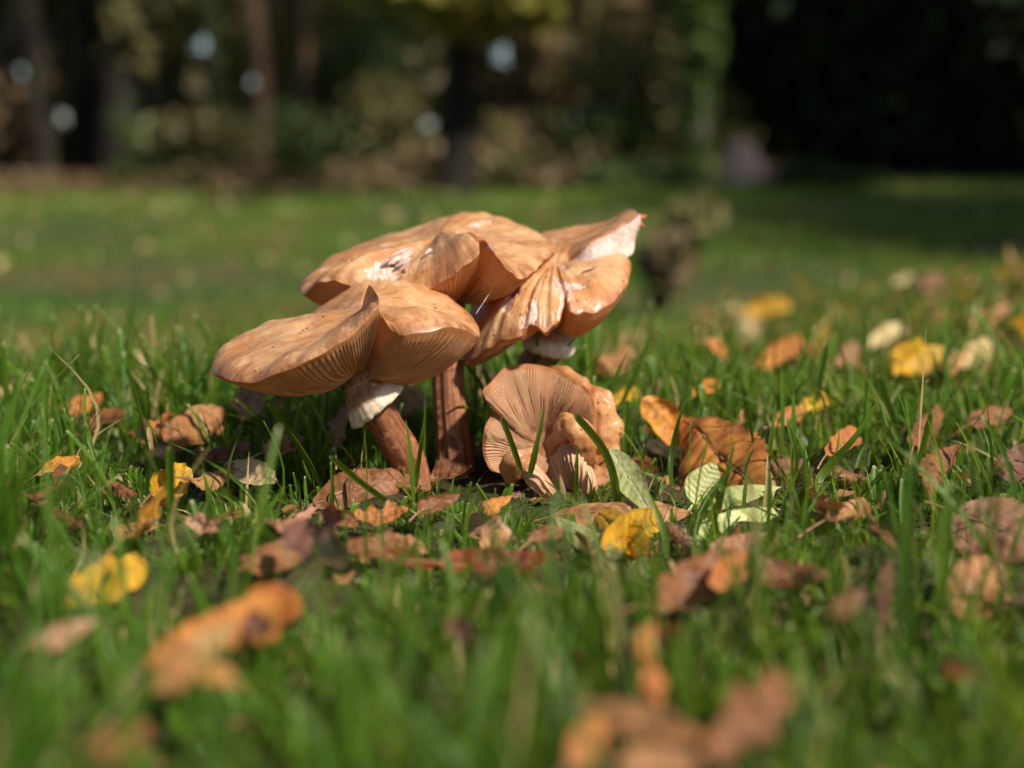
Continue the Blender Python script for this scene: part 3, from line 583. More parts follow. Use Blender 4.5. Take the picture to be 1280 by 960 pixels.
# leaves farther back, out of focus
BL = [((212,548),(286,506),54,'tan','pale orange leaf leaning left of the leaning stem, out of focus'),((282,520),(322,498),40,'pink','pinkish leaf behind the pale orange leaf at left'),
 ((82,512),(126,494),36,'rust','small rust leaf pointing up at far left'),((92,548),(150,516),34,'brown','tan brown leaf under the small rust leaf at far left'),
 ((46,588),(106,566),34,'orange','orange yellow leaf low in the left grass'),((328,566),(382,548),32,'pink','pink brown leaf below the left end of the front cap'),
 ((236,572),(310,560),26,'dark','dark flat leaf behind the thin tan rolled leaf'),((190,548),(214,512),28,'rust','little red leaf left of the pale orange leaf'),
 ((162,520),(196,560),34,'brown','dull brown leaf among blades left of the pale orange leaf'),((334,508),(366,480),34,'tan','tan leaf showing beneath the front cap'),
 ((418,560),(440,500),48,'tan','blurred tan leaf behind the leaning stem ring'),((500,505),(532,474),46,'tan','light tan leaf between the two left stems'),
 ((50,640),(92,600),38,'brown','dull brown leaf half buried at the left edge'),((0,500),(20,486),30,'cream','cream leaf at the left edge'),
 ((932,398),(988,380),34,'yellow','bright yellow leaf on the far lawn right of the torn cap'),((926,412),(956,384),34,'cream','whitish leaf beside the bright yellow far leaf'),
 ((956,450),(1024,426),40,'rust','orange brown leaf on the lawn below the bright yellow far leaf'),((878,424),(912,446),30,'rust','small rust leaf left of the orange brown lawn leaf'),
 ((1094,462),(1160,446),50,'yellow','large golden leaf lit on the lawn at right'),((1096,420),(1142,408),26,'cream','whitish oval leaf behind the large golden leaf'),
 ((1196,450),(1240,430),36,'cream','pale yellow leaf at right of the golden leaf'),((1190,414),(1244,396),36,'tan','tan orange leaf behind the pale yellow one at right'),
 ((1050,452),(1082,434),40,'pink','pinkish leaf left of the large golden leaf'),((1146,366),(1182,350),28,'pink','pink brown leaf on the farthest strip of near lawn'),
 ((1262,420),(1290,404),30,'yellow','lemon yellow leaf at the right edge'),((754,434),(812,416),30,'tan','tan leaf on the lawn just right of the thick white ring'),
 ((966,532),(1006,508),32,'rust','rust leaf in the grass behind the rolled tan leaf'),((1140,560),(1176,512),34,'brown','brown leaf standing among blades at right'),
 ((1216,524),(1274,510),34,'brown','brown curled leaf near the right edge in blurred grass'),((1040,560),(1078,536),30,'rust','orange rust leaf behind the crumpled grey tip'),
 ((730,470),(776,452),36,'tan','light brown leaf behind the toppled mushroom'),((860,500),(892,480),26,'orange','small orange leaf behind the large rust leaf'),
 ((1170,470),(1200,450),26,'tan','tan scrap between the golden and pale yellow leaves'),((1010,505),(1050,490),28,'yellow','dull yellow leaf in the blurred right grass'),
 ((630,500),(600,470),38,'pink','pinkish leaf seen between the straight stem and toppled mushroom'),((770,500),(806,482),26,'yellow','faint yellow leaf behind the rolled rim')]
for a, b, w, mt, lb in BL:
    leaf(a, b, w, random.uniform(35, 60), random.choice(['oval', 'obov', 'round']), random.choice([-1.1, -.8, .8, 1.2]), random.uniform(-.6, .6), .26, mt, .02, lb, lift=.018, nl=26, nw=14, group=None)
sc_lab = {'tan': 'blurred tan fallen leaf scattered on the lawn behind the mushrooms', 'brown': 'blurred brown fallen leaf scattered on the lawn behind the mushrooms',
          'yellow': 'blurred yellow fallen leaf scattered on the lawn behind the mushrooms', 'rust': 'blurred rusty fallen leaf scattered on the lawn behind the mushrooms'}
def place_copy(src, x, y, sc, rz, tilt, label, group):
    r = src.copy(); COL.objects.link(r); r.location = (x, y, float(terr(x, y)) + .004); r.rotation_euler = (tilt, 0, rz); r.scale = (sc,) * 3
    tag(r, label, 'leaf', group)
    for c_ in list(src.children):
        d = c_.copy(); COL.objects.link(d); d.parent = r
    return r
protos = {}
for q in range(100):
    y = random.choice([random.uniform(.5, 1.7), random.uniform(.5, 1.7), random.uniform(1.5, 4.5)]); hw = (y + .54) * .42
    x = random.uniform(-hw, hw)
    if y < 1.5 and x < -.1 and random.random() < .6: continue
    k = random.choices(['tan', 'brown', 'yellow', 'rust'], [5, 4, 2, 2])[0]; gname = k + ' leaves scattered on the lawn'
    if k not in protos:
        K0 = list(KEEP); protos[k] = leaf((700, 470), (740, 462), 24, 10, 'obov', 1.0, .5, .3, k, .03, sc_lab[k], gname, nl=20, nw=10); KEEP[:] = K0
        protos[k].location = (x, y, float(terr(x, y)) + .006); src = protos[k]; continue
    place_copy(protos[k], x, y, random.uniform(.7, 1.3), random.uniform(0, 6.28), random.uniform(.1, .9), sc_lab[k], gname)

# ------------------------------------------------------------------ grass
def grass_material(name, a, b, tipc, dead, patch=None):
    m = NT(name); g = m.n('ShaderNodeSeparateXYZ', {0: m.attr('gr', 1)}); pos = m.n('ShaderNodeNewGeometry').outputs['Position']
    c = m.mix(g.outputs[0], a, b)
    c = m.mix(m.rng(g.outputs[1], .35, 1, 0, .35), c, (.11, .25, .02))
    c = m.mix(m.rng(g.outputs[1], .18, 0, 0, .6), c, (.18, .20, .08))
    c = m.mix(m.math('MULTIPLY', m.rng(g.outputs[1], .94, .99), m.rng(g.outputs[2], .5, .55)), c, tipc)
    c = m.mix(m.rng(g.outputs[0], .925, .93), c, dead)
    c = m.mix(m.rng(m.noise(pos, 300, 3), .45, .75, 0, .35), c, (.035, .075, .012))
    if patch:
        c = m.mix(m.rng(m.noise(pos, .75, 4, .6), .42, .60, 0, .9), c, patch[0]); c = m.mix(m.rng(m.noise(pos, 1.6, 3, .6), .50, .62, 0, .75), c, patch[1])
    return m.surf(c, .45, .28, m.noise(m.vec(pos, (900, 900, 90)), 1, 2), .25, .0003, .34, m.mix(.5, c, (.60, .80, .06)))
MAT['grass'] = grass_material('grass_near', (.010, .044, .003), (.085, .150, .008), (.34, .38, .16), (.42, .30, .14))
MAT['grass_far'] = grass_material('grass_distant', (.028, .095, .008), (.085, .17, .014), (.3, .36, .12), (.35, .26, .10), ((.085, .20, .016), (.19, .125, .05)))
def scatter(n, y0, y1, mar=.12, slope=.385, pw=1.0):
    y = y0 + (y1 - y0) * rng.random(n) ** pw; keepf = ((y + .54) * slope + mar)
    m = rng.random(n) < keepf / keepf.max() if pw == 1.0 else np.ones(n, bool)
    y = y[m]; x = (rng.random(len(y)) * 2 - 1) * ((y + .54) * slope + mar)
    return x, y
KEEP.append((.010, .0, .038, .012, 1.0)); KEEP.append((G(1260, 690)[0], -.10, .045, .03, .006)); KEEP.append((G(1235, 750)[0], -.14, .03, .02, .006))
STEMS = [(-.036, .0, .009), (-.021, .022, .009), (.004, .062, .009), (.016, .004, .024)]
def blades(name, x, y, h, w, lean, seg, mat, vfold=True, thin=True, label=None, cut=.35, press=.86):
    n = len(x)
    keep = np.ones(n, bool); f = np.ones(n)
    for sx, sy, r in STEMS: keep &= (x - sx) ** 2 + (y - sy) ** 2 > r * r
    if thin:
        hc = np.full(n, 9.0); pr = rng.random(n) < press
        for kx, ky, hx, hy, lz in KEEP:
            xx = x - kx * (y + .54) / (ky + .54); d = (ky - hy) - y
            big = lz > .5
            ins = (np.abs(xx) < hx * .96) & (d < (.4 if big else .10)) & (d > -2 * hy)
            hc = np.where(ins & (pr | big), np.minimum(hc, .006 + (.004 if big else lz * .5) + (.19 if big else .22) * np.maximum(d, 0)), hc)
        h = np.minimum(h, hc)
        d = np.hypot(x + .012, (y + .045) * .8); f = np.where((d < .075) & (rng.random(n) < .8), np.minimum(f, .5), f)
    x, y, h, w, lean, f = (q[keep] for q in (x, y, h, w, lean, f)); h = h * f * (1 - .45 * sst(.1, -.3, x / (y + .54)) * sst(.15, .5, y)); n = len(x)
    az = rng.random(n) * 2 * PI; wa = az + PI / 2 + rng.normal(0, .7, n)
    t = np.linspace(0, 1, seg + 1); z0 = terr(x, y) - .003
    bow = rng.normal(0, .12, n)
    hor = h[:, None] * (lean[:, None] * t ** 1.7); sd = h[:, None] * bow[:, None] * np.sin(t * PI)
    cx = x[:, None] + np.cos(az)[:, None] * hor - np.sin(az)[:, None] * sd
    cy = y[:, None] + np.sin(az)[:, None] * hor + np.cos(az)[:, None] * sd
    fall = np.clip(lean - .55, 0, 2)[:, None]
    cz = z0[:, None] + h[:, None] * (t - .55 * fall * t ** 2.4) * (1 / np.sqrt(1 + .5 * lean ** 2))[:, None]
    cz = np.maximum(cz, z0[:, None] + .004 * t)
    isc = (rng.random(n) < cut)[:, None]
    wt = w[:, None] / 2 *  np.where(isc, np.minimum(1, .75 + 1.2 * t) * np.minimum(1, (1.06 - t) * 9), (.75 + .5 * t) * np.clip((1 - t) * 2.2, .03, 1) ** .8)
    tw = wa[:, None] + rng.normal(0, .5, n)[:, None] * t
    px, py = np.cos(tw), np.sin(tw)
    cols = [-1, 0, 1] if vfold else [-1, 1]
    V = []
    for c in cols:
        dz = 0 if (c != 0 or not vfold) else 1
        ox = cx + px * wt * c + dz * np.cos(az)[:, None] * wt * .45; oy = cy + py * wt * c + dz * np.sin(az)[:, None] * wt * .45
        V.append(np.stack([ox, oy, cz - dz * wt * .25], 2))
    V = np.stack(V, 2)                            # n, seg+1, m, 3
    m = len(cols); F = grid_faces(seg + 1, m); per = (seg + 1) * m
    F = (F[None] + (np.arange(n) * per)[:, None, None]).reshape(-1, 4)
    r1, r2 = rng.random(n), rng.random(n)
    gr = np.stack([np.broadcast_to(r1[:, None, None], V.shape[:3]), np.broadcast_to(t[None, :, None], V.shape[:3]), np.broadcast_to(np.where(isc[:, 0], .5 + r2 / 2, r2 * .5)[:, None, None], V.shape[:3])], 3)
    o = mk(name, V.reshape(-1, 3), F, mat, None, {'gr': gr.reshape(-1, 3)}); o['kind'] = 'stuff'
    tag(o, label, 'grass'); return o
x, y = scatter(56000, -.36, .38); n = len(x)
clump = np.array([noise.noise(Vector((a * 22, b * 22, 0))) for a, b in zip(x, y)]); k_ = rng.random(n) < .58 + clump * 1.3
x, y, clump = x[k_], y[k_], clump[k_]; n = len(x)
blades('grass', x, y, np.clip(rng.gamma(6, .0044, n), .008, .062) * (1 + clump * .5) * (1 + .35 * sst(-.06, -.16, y)), np.clip(rng.gamma(4, .00037, n), .0006, .0036), np.abs(rng.normal(.28, .42, n)), 7, MAT['grass'],
       label='short green mown grass standing around the mushrooms')
x, y = scatter(34000, -.36, .5); n = len(x)
blades('grass', x, y, rng.uniform(.006, .022, n), rng.uniform(.0005, .0014, n), rng.uniform(.3, 2.2, n), 4, MAT['grass'], False, label='fine low tangled grass close to the soil')
x, y = scatter(40000, .34, 1.9); n = len(x)
k_ = rng.random(n) < .75 + 1.3 * np.array([noise.noise(Vector((a * 9, b * 6, 3))) for a, b in zip(x, y)]); x, y = x[k_], y[k_]; n = len(x)
blades('grass', x, y, np.clip(rng.gamma(6, .0042, n), .008, .055), rng.uniform(.001, .0032, n), np.abs(rng.normal(.25, .35, n)), 4, MAT['grass'], False, label='green lawn grass behind the mushrooms, out of focus')
x, y = scatter(70000, 1.8, 7, .3); n = len(x)
k_ = rng.random(n) < .55 + 1.6 * np.array([noise.noise(Vector((a * 1.3, b * .9, 7))) for a, b in zip(x, y)]); x, y = x[k_], y[k_]; n = len(x)
blades('grass', x, y, rng.uniform(.025, .06, n), rng.uniform(.004, .009, n), np.abs(rng.normal(.2, .3, n)), 3, MAT['grass_far'], False, False, label='lawn grass of the hollow between mushrooms and woods')
x, y = scatter(50000, 6.8, 15.5, 1); n = len(x)
blades('grass', x, y, rng.uniform(.02, .055, n), rng.uniform(.012, .03, n), np.abs(rng.normal(.2, .3, n)), 2, MAT['grass_far'], False, False, label='distant sunlit lawn in front of the woods')
# crumbs of dead leaf and straw between the blades
def litter(n, y0, y1, size, mat, label, zmax=.008, pw=1.0):
    x, y = scatter(n, y0, y1); n = len(x)
    sz = size * rng.uniform(.4, 1.5, n); a = rng.normal(size=(n, 3)) * [1, 1, .45]; a /= np.linalg.norm(a, axis=1, keepdims=True)
    b = np.cross(a, rng.normal(size=(n, 3)) * [.4, .4, 1]); b /= np.linalg.norm(b, axis=1, keepdims=True); c = np.cross(a, b)
    ctr = np.stack([x, y, terr(x, y) + rng.random(n) * zmax + .002], 1); V = []
    for q in (-1, 0, 1):
        for p in (-1, 0, 1):
            wv = rng.uniform(.6, 1.1, n)[:, None]
            V.append(ctr + a * (sz * q)[:, None] * wv + b * (sz * p * .55 * (1 - .45 * abs(q)))[:, None] * wv + c * (sz * (.35 * p * p - .2 * q * q + rng.normal(0, .12, n)))[:, None])
    V = np.stack(V, 1); F = (grid_faces(3, 3)[None] + (np.arange(n) * 9)[:, None, None]).reshape(-1, 4)
    r = np.broadcast_to(rng.random(n)[:, None], (n, 9))
    o = mk('leaf_litter', V.reshape(-1, 3), F, mat, None, {'rt': np.stack([r * 0, r, r * 0], 2).reshape(-1, 3)}); o['kind'] = 'stuff'; tag(o, label, 'litter')
litter(500, -.34, .45, .0042, L['brown'], 'small brown leaf crumbs lying between the near grass blades')
litter(220, -.34, .45, .0050, L['tan'], 'small tan leaf crumbs lying between the near grass blades')
litter(3800, .4, 3.0, .011, L['tan'], 'pale leaf scraps speckling the lawn behind the mushrooms', .02)
litter(1500, 1.6, 9, .013, L['brown'], 'brown leaf scraps speckling the far lawn', .04)
litter(900, 1.2, 9, .016, L['cream'], 'pale yellow leaf scraps speckling the far lawn', .04)
# single blades that stand out
def blade(pts, wpx, label, tip=True, f=.3):
    Q = np.array([P(*p) for p in pts]); Q[0] = G(pts[0][0], pts[0][1], .0) if Q[0][2] < 0 else Q[0]; n = 16; C = cr(Q, n); dep = (C[:, 1] - CAM[1]); W_ = wpx * dep / FPX / 2
    T = np.gradient(C, axis=0); T /= np.linalg.norm(T, axis=1, keepdims=True)
    E = np.cross(T, [0, 1, 0.2]); E /= np.linalg.norm(E, axis=1, keepdims=True); t = np.linspace(0, 1, n)
    E = E * .94 + np.array([0, .33, 0])
    wt = W_ * (np.minimum(1, .7 + t) * (np.minimum(1, (1.05 - t) * 8) if tip else np.clip((1 - t) * 1.6, .04, 1) ** .8))
    N = np.cross(E, T); V = np.stack([C + E * (wt * c)[:, None] + N * (wt * (.35 if c == 0 else 0))[:, None] for c in (-1, -.5, 0, .5, 1)], 1)
    r = np.full((n, 5), f); gr = np.stack([r, np.repeat(t[:, None], 5, 1), np.full((n, 5), .9 if tip else .1)], 2)
    o = mk('grass_blade', V.reshape(-1, 3), grid_faces(n, 5), MAT['grass'], None, {'gr': gr.reshape(-1, 3)})
    return tag(o, label, 'grass blade')
blade([(402,610,-.02),(385,575,-.024),(358,535,-.03),(335,505,-.034)], 8, 'dark slanting grass blade with a whitish cut tip left of the leaning stem')
blade([(652,590,-.034),(640,555,-.034),(627,522,-.034)], 8, 'short dark blade leaning left across the gills of the toppled mushroom')
blade([(662,595,-.034),(670,560,-.036),(681,508,-.036)], 9, 'upright pointed blade crossing the gills of the toppled mushroom', False, .6)
blade([(719,632,-.034),(721,590,-.036),(722,552,-.036)], 6, 'thin straight blade standing before the folded gills', False)
blade([(786,720,-.05),(776,660,-.05),(768,600,-.05),(756,565,-.05),(738,540,-.05),(718,518,-.05)], 11, 'long bent blade with a cut tip arching over the curled rim')
blade([(780,600,.02),(782,540,.02),(784,500,.02)], 6, 'slim pale blade right of the rolled rim', True, .7)
blade([(770,520,.10),(796,462,.10),(818,405,.10)], 7, 'dark blade leaning right on the lawn below the torn cap', False)
blade([(640,470,.10),(633,445,.10),(628,428,.10)], 6, 'short blade between the straight stem and the thick white ring', False)
blade([(536,680,-.07),(500,640,-.07),(450,602,-.07),(412,570,-.07)], 10, 'long green blade slanting across the ribbed brown leaf', True, .8)
blade([(500,690,-.03),(516,620,-.03),(528,545,-.03),(533,506,-.03)], 8, 'upright blade between the two left stems', False)
blade([(845,640,-.01),(838,580,-.01),(850,520,-.01),(868,480,-.01)], 7, 'tall narrow blade before the large rust leaf', False)
blade([(1050,680,-.04),(1020,610,-.04),(1070,545,-.04),(1098,500,-.04)], 12, 'broad blade bending right over the rolled tan leaf', False, .8)
blade([(1148,640,.02),(1128,560,.02),(1098,468,.02)], 8, 'tall blade leaning left near the crumpled grey tip', True, .2)
blade([(212,760,-.12),(214,660,-.12),(212,558,-.12)], 13, 'tall wide blade beside the round golden leaf', True, .7)
blade([(640,860,-.20),(625,780,-.20),(640,700,-.20)], 18, 'blurred broad blade in the centre foreground', True, .5)
blade([(580,840,-.20),(560,760,-.20),(600,690,-.20)], 16, 'blurred bright blade leaning right in the centre foreground', False, .9)
# ------------------------------------------------------------------ woods
def bark(name, c1, c2, sc=9):
    m = NT(name); pos = m.n('ShaderNodeNewGeometry').outputs['Position']; n1 = m.noise(m.vec(pos, (sc, sc, sc * .22)), 1, 5, .7)
    c = m.mix(m.rng(n1, .35, .65), c1, c2); c = m.mix(m.rng(m.noise(pos, 2.2, 3), .5, .7, 0, .6), c, (.05, .07, .03))
    return m.surf(c, .85, .2, n1, .8, .03)
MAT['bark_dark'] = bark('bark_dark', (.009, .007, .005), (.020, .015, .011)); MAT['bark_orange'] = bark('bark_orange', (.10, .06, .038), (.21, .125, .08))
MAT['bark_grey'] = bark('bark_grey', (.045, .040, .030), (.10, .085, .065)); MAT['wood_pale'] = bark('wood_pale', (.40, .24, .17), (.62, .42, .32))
def foliage(name, a, b, tr=.25, hi=None):
    m = NT(name); g = m.attr('gr', 1); s_ = m.n('ShaderNodeSeparateXYZ', {0: g})
    c = m.mix(s_.outputs[0], a, b)
    if hi: c = m.mix(m.rng(s_.outputs[0], .955, .965), c, hi)  # a few leaves coloured pale to paint in sunlit specks
    return m.surf(c, .7, .12, None, trans=tr, tcol=m.mix(.4, c, (.3, .4, .04)))
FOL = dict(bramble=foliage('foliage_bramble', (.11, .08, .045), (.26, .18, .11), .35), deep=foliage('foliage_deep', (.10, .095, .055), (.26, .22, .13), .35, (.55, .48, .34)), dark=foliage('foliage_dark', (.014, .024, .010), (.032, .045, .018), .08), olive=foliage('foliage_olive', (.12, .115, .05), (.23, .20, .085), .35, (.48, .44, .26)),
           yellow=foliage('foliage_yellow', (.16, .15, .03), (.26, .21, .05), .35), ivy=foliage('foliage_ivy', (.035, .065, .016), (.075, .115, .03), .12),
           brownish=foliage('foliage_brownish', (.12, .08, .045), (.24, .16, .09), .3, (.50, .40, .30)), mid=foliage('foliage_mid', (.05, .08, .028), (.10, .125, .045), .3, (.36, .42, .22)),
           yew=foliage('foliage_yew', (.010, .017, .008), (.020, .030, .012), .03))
GAPS = [(255,66,12), (540,153,8), (628,68,9), (30,92,6), (80,140,4), (318,108,4), (150,60,2), (720,150,2)]
def quads(C, size, name, mat, parent=None):
    if len(C) and C[:, 1].mean() > 9:
        u_, v_ = proj(C); k_ = np.ones(len(C), bool)
        for a, b, r in GAPS: k_ &= ((u_ - a) ** 2 + ((v_ - b) * .8) ** 2 > (r + .7 * size * FPX / (C[:, 1] + .54)) ** 2) | (rng.random(len(C)) < .03)
        C = C[k_]
    n = len(C); a = rng.normal(size=(n, 3)); a /= np.linalg.norm(a, axis=1, keepdims=True); b = np.cross(a, rng.normal(size=(n, 3))); b /= np.linalg.norm(b, axis=1, keepdims=True)
    s_ = (size * rng.uniform(.6, 1.3, n))[:, None]; a = a * s_; b = b * s_ * .6
    V = np.stack([C - a, C - b * .9, C + a, C + b * .9], 1).reshape(-1, 3); F = np.arange(4 * n).reshape(-1, 4)
    r = np.repeat(rng.random(n), 4); return mk(name, V, F, mat, parent, {'gr': np.stack([r, r, r], 1)}, False)
def cloud(n, centre, rad, k=9):
    """leaf positions in k uneven clumps inside an ellipsoid"""
    cc = rng.normal(size=(k, 3)); cc /= np.linalg.norm(cc, axis=1, keepdims=True); cc *= rng.random((k, 1)) ** .5 * .75
    i = rng.integers(0, k, n); d = rng.normal(size=(n, 3)); d /= np.linalg.norm(d, axis=1, keepdims=True)
    p = cc[i] + d * (rng.random((n, 1)) ** .45) * rng.uniform(.28, .5, k)[i][:, None]
    return np.array(centre) + p * np.array(rad)
def tree(px, Y, wpx, barkm, fol, label, crown_z=5.0, crown_r=2.6, n=2600, lean=0.0, ivy=None, hgt=7, name='tree', low=None):
    b = P(px, 300, Y); x0 = b[0]; z0 = float(terr(x0, Y)); r = wpx * (Y + .54) / FPX / 2
    t = empty(name, (x0, Y, z0)); tag(t, label, 'tree', 'trees at the edge of the woods')
    pth = [np.array([x0 + lean * q * q * .03 + .06 * math.sin(q * 1.7 + px), Y + .05 * math.cos(q + px), z0 - .2 + q]) for q in np.linspace(0, hgt, 7)]
    tube('trunk', pth, [r * 1.5, r * 1.05, r * .95, r * .85, r * .7, r * .5, r * .25], barkm, t, 40, 14, fib=.10, fibn=4, seed=px)
    for q in range(4):
        s0 = pth[3 + q % 3]; a = q * 1.9 + px; d = np.array([math.cos(a), math.sin(a), .7])
        tube('limb', [s0, s0 + d * .7, s0 + d * 1.6 + np.array([0, 0, .3])], [r * .4, r * .25, r * .08], barkm, t, 10, 8)
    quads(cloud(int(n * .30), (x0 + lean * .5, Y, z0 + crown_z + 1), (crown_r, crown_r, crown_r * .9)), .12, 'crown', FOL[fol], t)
    if ivy:
        m = 900; h = rng.random(m) * 3.2; a = rng.random(m) * 6.28; rr = r * rng.uniform(1.0, 1.9, m)
        C = np.stack([x0 + np.cos(a) * rr, Y + np.sin(a) * rr, z0 + h], 1); C[:, 0] += lean * h * h * .03; quads(C, .075, 'ivy', FOL[ivy], t)
    if low:
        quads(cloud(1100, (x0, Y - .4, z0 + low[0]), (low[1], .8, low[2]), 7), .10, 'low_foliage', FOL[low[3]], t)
    return t
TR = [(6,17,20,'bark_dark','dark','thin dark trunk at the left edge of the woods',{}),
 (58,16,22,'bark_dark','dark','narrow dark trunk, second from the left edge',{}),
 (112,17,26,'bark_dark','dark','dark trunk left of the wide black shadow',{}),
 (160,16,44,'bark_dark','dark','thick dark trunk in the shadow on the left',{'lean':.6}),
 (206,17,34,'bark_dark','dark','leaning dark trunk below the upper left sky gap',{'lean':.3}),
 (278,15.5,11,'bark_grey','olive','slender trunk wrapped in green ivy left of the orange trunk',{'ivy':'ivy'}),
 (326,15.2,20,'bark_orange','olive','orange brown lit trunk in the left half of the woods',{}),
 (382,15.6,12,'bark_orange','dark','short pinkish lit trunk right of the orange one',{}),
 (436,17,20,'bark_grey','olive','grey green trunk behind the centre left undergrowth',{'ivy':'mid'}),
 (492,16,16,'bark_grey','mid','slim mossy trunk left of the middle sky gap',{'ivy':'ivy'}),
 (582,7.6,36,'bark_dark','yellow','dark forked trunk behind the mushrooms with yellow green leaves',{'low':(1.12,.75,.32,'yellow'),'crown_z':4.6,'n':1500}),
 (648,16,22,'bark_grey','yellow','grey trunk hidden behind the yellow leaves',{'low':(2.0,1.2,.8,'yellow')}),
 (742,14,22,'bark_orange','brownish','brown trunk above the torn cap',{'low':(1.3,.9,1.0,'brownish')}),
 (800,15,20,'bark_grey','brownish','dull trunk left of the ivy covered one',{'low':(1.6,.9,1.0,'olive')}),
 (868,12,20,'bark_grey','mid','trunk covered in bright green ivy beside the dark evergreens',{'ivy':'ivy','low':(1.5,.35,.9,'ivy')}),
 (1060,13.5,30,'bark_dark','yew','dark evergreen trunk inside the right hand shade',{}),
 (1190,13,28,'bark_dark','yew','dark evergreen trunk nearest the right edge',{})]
for px, Y, w, bm, fo, lb, kw in TR: tree(px, Y, w, MAT[bm], fo, lb, **kw)
def bush(px, Y, z, rad, n, fol, label, name='shrub', size=.07, k=9, group='shrubs along the woods'):
    b = P(px, 300, Y); z0 = float(terr(b[0], Y)); t = empty(name, (b[0], Y, z0)); tag(t, label, 'shrub', group)
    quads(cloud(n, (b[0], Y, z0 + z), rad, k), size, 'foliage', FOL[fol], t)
    for q in range(4):
        a = q * 1.6 + px; tube('stem', [(b[0], Y, z0 - .05), (b[0] + .2 * rad[0] * math.cos(a), Y, z0 + z * .6), (b[0] + .6 * rad[0] * math.cos(a), Y + .2 * math.sin(a), z0 + z * 1.3)], [.03, .02, .008], MAT['bark_dark'], t, 8, 6)
    return t
BU = [(190,15,.35,(1.0,.6,.5),900,'mid','low green shrub under the thick dark trunk'),(250,14.8,.5,(.9,.5,.6),900,'olive','olive shrub left of the ivy wrapped slender trunk'),
 (420,14.6,.45,(1.0,.6,.6),1000,'mid','green shrub right of the short pinkish trunk'),(480,14.4,.5,(1.0,.6,.7),1000,'olive','olive undergrowth at the centre left of the woods'),
 (530,15,.9,(.7,.5,.9),900,'mid','tall green shrub left of the forked trunk'),(640,13.5,.5,(1.0,.6,.6),900,'olive','olive shrub behind the highest cap'),
 (700,12.5,.45,(.8,.6,.5),900,'brownish','brown autumn shrub above the centre cap'),(760,12,.4,(.7,.5,.45),700,'mid','green bramble shrub above the torn cap'),
 
 (820,12.5,.9,(.9,.6,.9),1300,'olive','olive shrub left of the bright ivy trunk')]
for a in BU: bush(*a)
NB = [(824,3.2,.15,(.10,.12,.085),260,'bramble','dark brown blurred clump in the grass just right of the torn cap tip'),
 (862,4.2,.17,(.13,.14,.12),300,'olive','blurred green weed clump between the dark brown clump and the stump'),
 (545,9,.14,(.45,.3,.24),500,'brownish','low grey brown bramble left of the forked trunk'),(640,8.5,.14,(.5,.3,.22),500,'olive','low olive bramble right of the forked trunk'),
 (722,8,.13,(.4,.3,.2),500,'brownish','low brown bramble above the torn cap'),(790,7.6,.12,(.35,.3,.2),500,'mid','dark green bramble behind the torn cap tip'),
 (865,7.4,.10,(.28,.3,.16),400,'mid','green weeds left of the pale stump'),
 (1040,7,.06,(.4,.3,.14),500,'dark','dark weeds on the bank below the evergreens'),(470,10,.14,(.5,.3,.2),500,'brownish','low pale brown undergrowth at the lawn edge left of the forked trunk')]
for a in NB: bush(*a, size=.035, k=14)
for px_, py_, h_ in ((5.0, 3.2, 2.4), (7.8, 5.2, 2.8), (4.5, 5.9, 2.2)):  # added beyond the frame to throw shade over the right bank
    t = empty('evergreen_tree', (px_, py_, float(terr(px_, py_)))); tag(t, 'dark evergreen added out of view to the right, ' + {5.0: 'the nearest one shading the bank', 7.8: 'the farthest out one shading the bank', 4.5: 'the middle one shading the bank'}[px_], 'tree', 'evergreens on the right')
    tube('trunk', [(px_, py_, -.2), (px_ + .05, py_, 2), (px_, py_, 4.6)], [.16, .11, .03], MAT['bark_dark'], t, 14, 10)
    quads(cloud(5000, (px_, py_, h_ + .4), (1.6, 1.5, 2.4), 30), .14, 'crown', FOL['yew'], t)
UP = [(215,16,1.9,(.8,.5,.9),900,'olive','hanging olive foliage below the upper left sky gap'),(300,16.2,1.6,(1.0,.5,.9),900,'olive','tall olive shrub behind the orange trunk'),
 (420,16,1.6,(1.2,.5,1.1),1500,'olive','tall murky olive shrub left of the middle sky gap'),(490,15.6,1.3,(.9,.5,1.1),1200,'mid','tall dull green shrub beside the slim mossy trunk'),
 (40,16.5,.8,(.5,.4,.9),400,'brownish','brown shrub between the two left edge trunks'),(610,15,1.2,(1.2,.5,1.3),1600,'olive','tall olive shrub behind the forked trunk'),
 (700,14.5,1.3,(1.2,.5,1.3),1700,'brownish','tall brownish shrub behind the torn cap'),(780,14,1.2,(1.0,.5,1.2),1400,'olive','tall olive brown shrub left of the evergreens')]
for a in UP: bush(*a, size=.09, k=14)
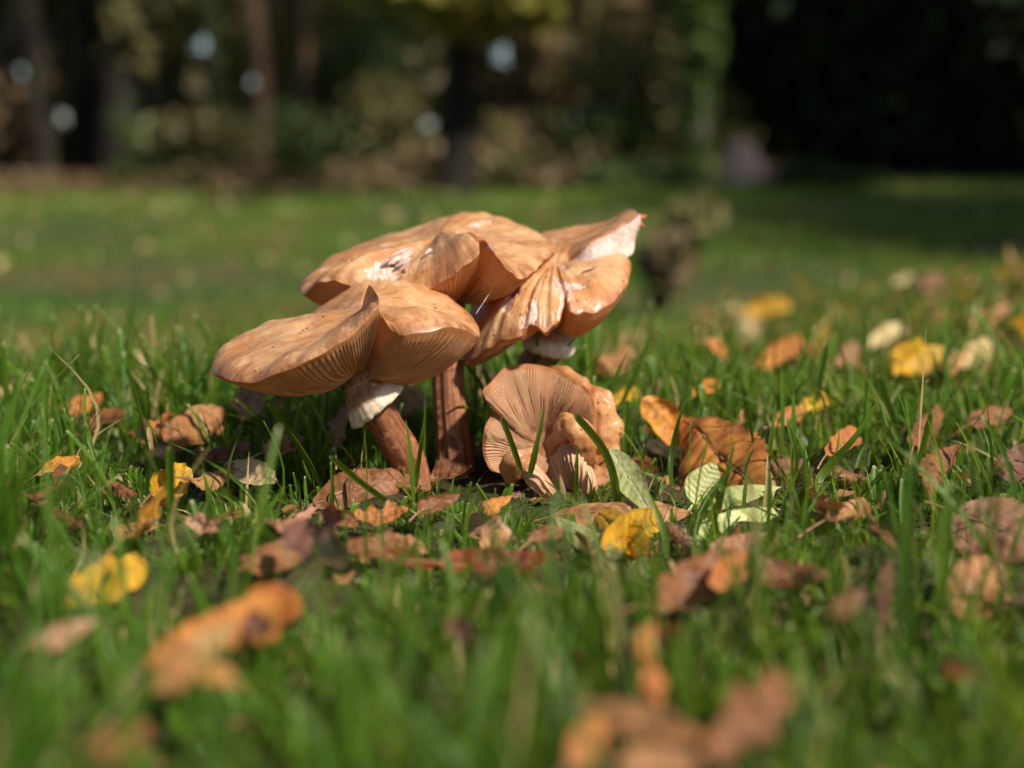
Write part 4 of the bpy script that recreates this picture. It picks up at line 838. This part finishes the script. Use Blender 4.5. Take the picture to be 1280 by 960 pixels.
YW = [(940,15,2.0,(1.7,1.2,2.4),9000,'yew','near black evergreen behind the stump'),(1040,13.5,2.0,(1.5,1.2,2.4),9000,'yew','near black evergreen right of the stump'),
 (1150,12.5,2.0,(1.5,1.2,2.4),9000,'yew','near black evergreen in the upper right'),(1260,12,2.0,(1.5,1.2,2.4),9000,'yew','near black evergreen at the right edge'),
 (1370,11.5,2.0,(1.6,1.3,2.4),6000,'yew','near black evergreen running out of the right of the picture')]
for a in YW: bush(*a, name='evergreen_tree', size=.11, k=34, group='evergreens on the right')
# pale stump on the bank
SY = 9.0
st = empty('tree_stump', (P(940,270,SY)[0], SY, float(terr(P(940,270,SY)[0], SY)))); tag(st, 'pale jagged broken tree stump on the bank before the dark evergreens', 'tree stump')
tube('trunk', [P(942,300,SY), P(942,280,SY), P(938,245,SY), P(930,210,SY), P(926,174,SY)], [.25,.22,.18,.12,.05], MAT['wood_pale'], st, 30, 22, fib=.25, fibn=5)
tube('broken_limb', [P(950,262,SY-.1), P(968,236,SY-.14), P(978,208,SY-.16)], [.12,.09,.03], MAT['wood_pale'], st, 16, 14, fib=.2)
tube('hollow', [P(944,262,SY-.19), P(946,242,SY-.18), P(944,226,SY-.14)], [.04,.06,.03], MAT['bark_dark'], st, 12, 10)  # solid near-black tube on the front, painting the shade of a hollow
# deep woods: one mass, with a few openings to the sky
n = 125000
C = np.stack([rng.uniform(-20, 17, n), rng.uniform(17.5, 23, n), rng.random(n) * 4.6], 1)
C[:, 2] += terr(C[:, 0], C[:, 1]) - .1
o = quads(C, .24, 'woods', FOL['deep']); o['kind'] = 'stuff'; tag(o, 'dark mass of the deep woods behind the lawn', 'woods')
n = 14000; C = np.stack([rng.uniform(-15, 2, n), rng.uniform(14.2, 17, n), rng.random(n) ** 2 * .22], 1); C[:, 2] += terr(C[:, 0], C[:, 1])
o = quads(C, .06, 'undergrowth', FOL['brownish']); o['kind'] = 'stuff'; tag(o, 'brown leaf litter and undergrowth along the foot of the woods', 'undergrowth')
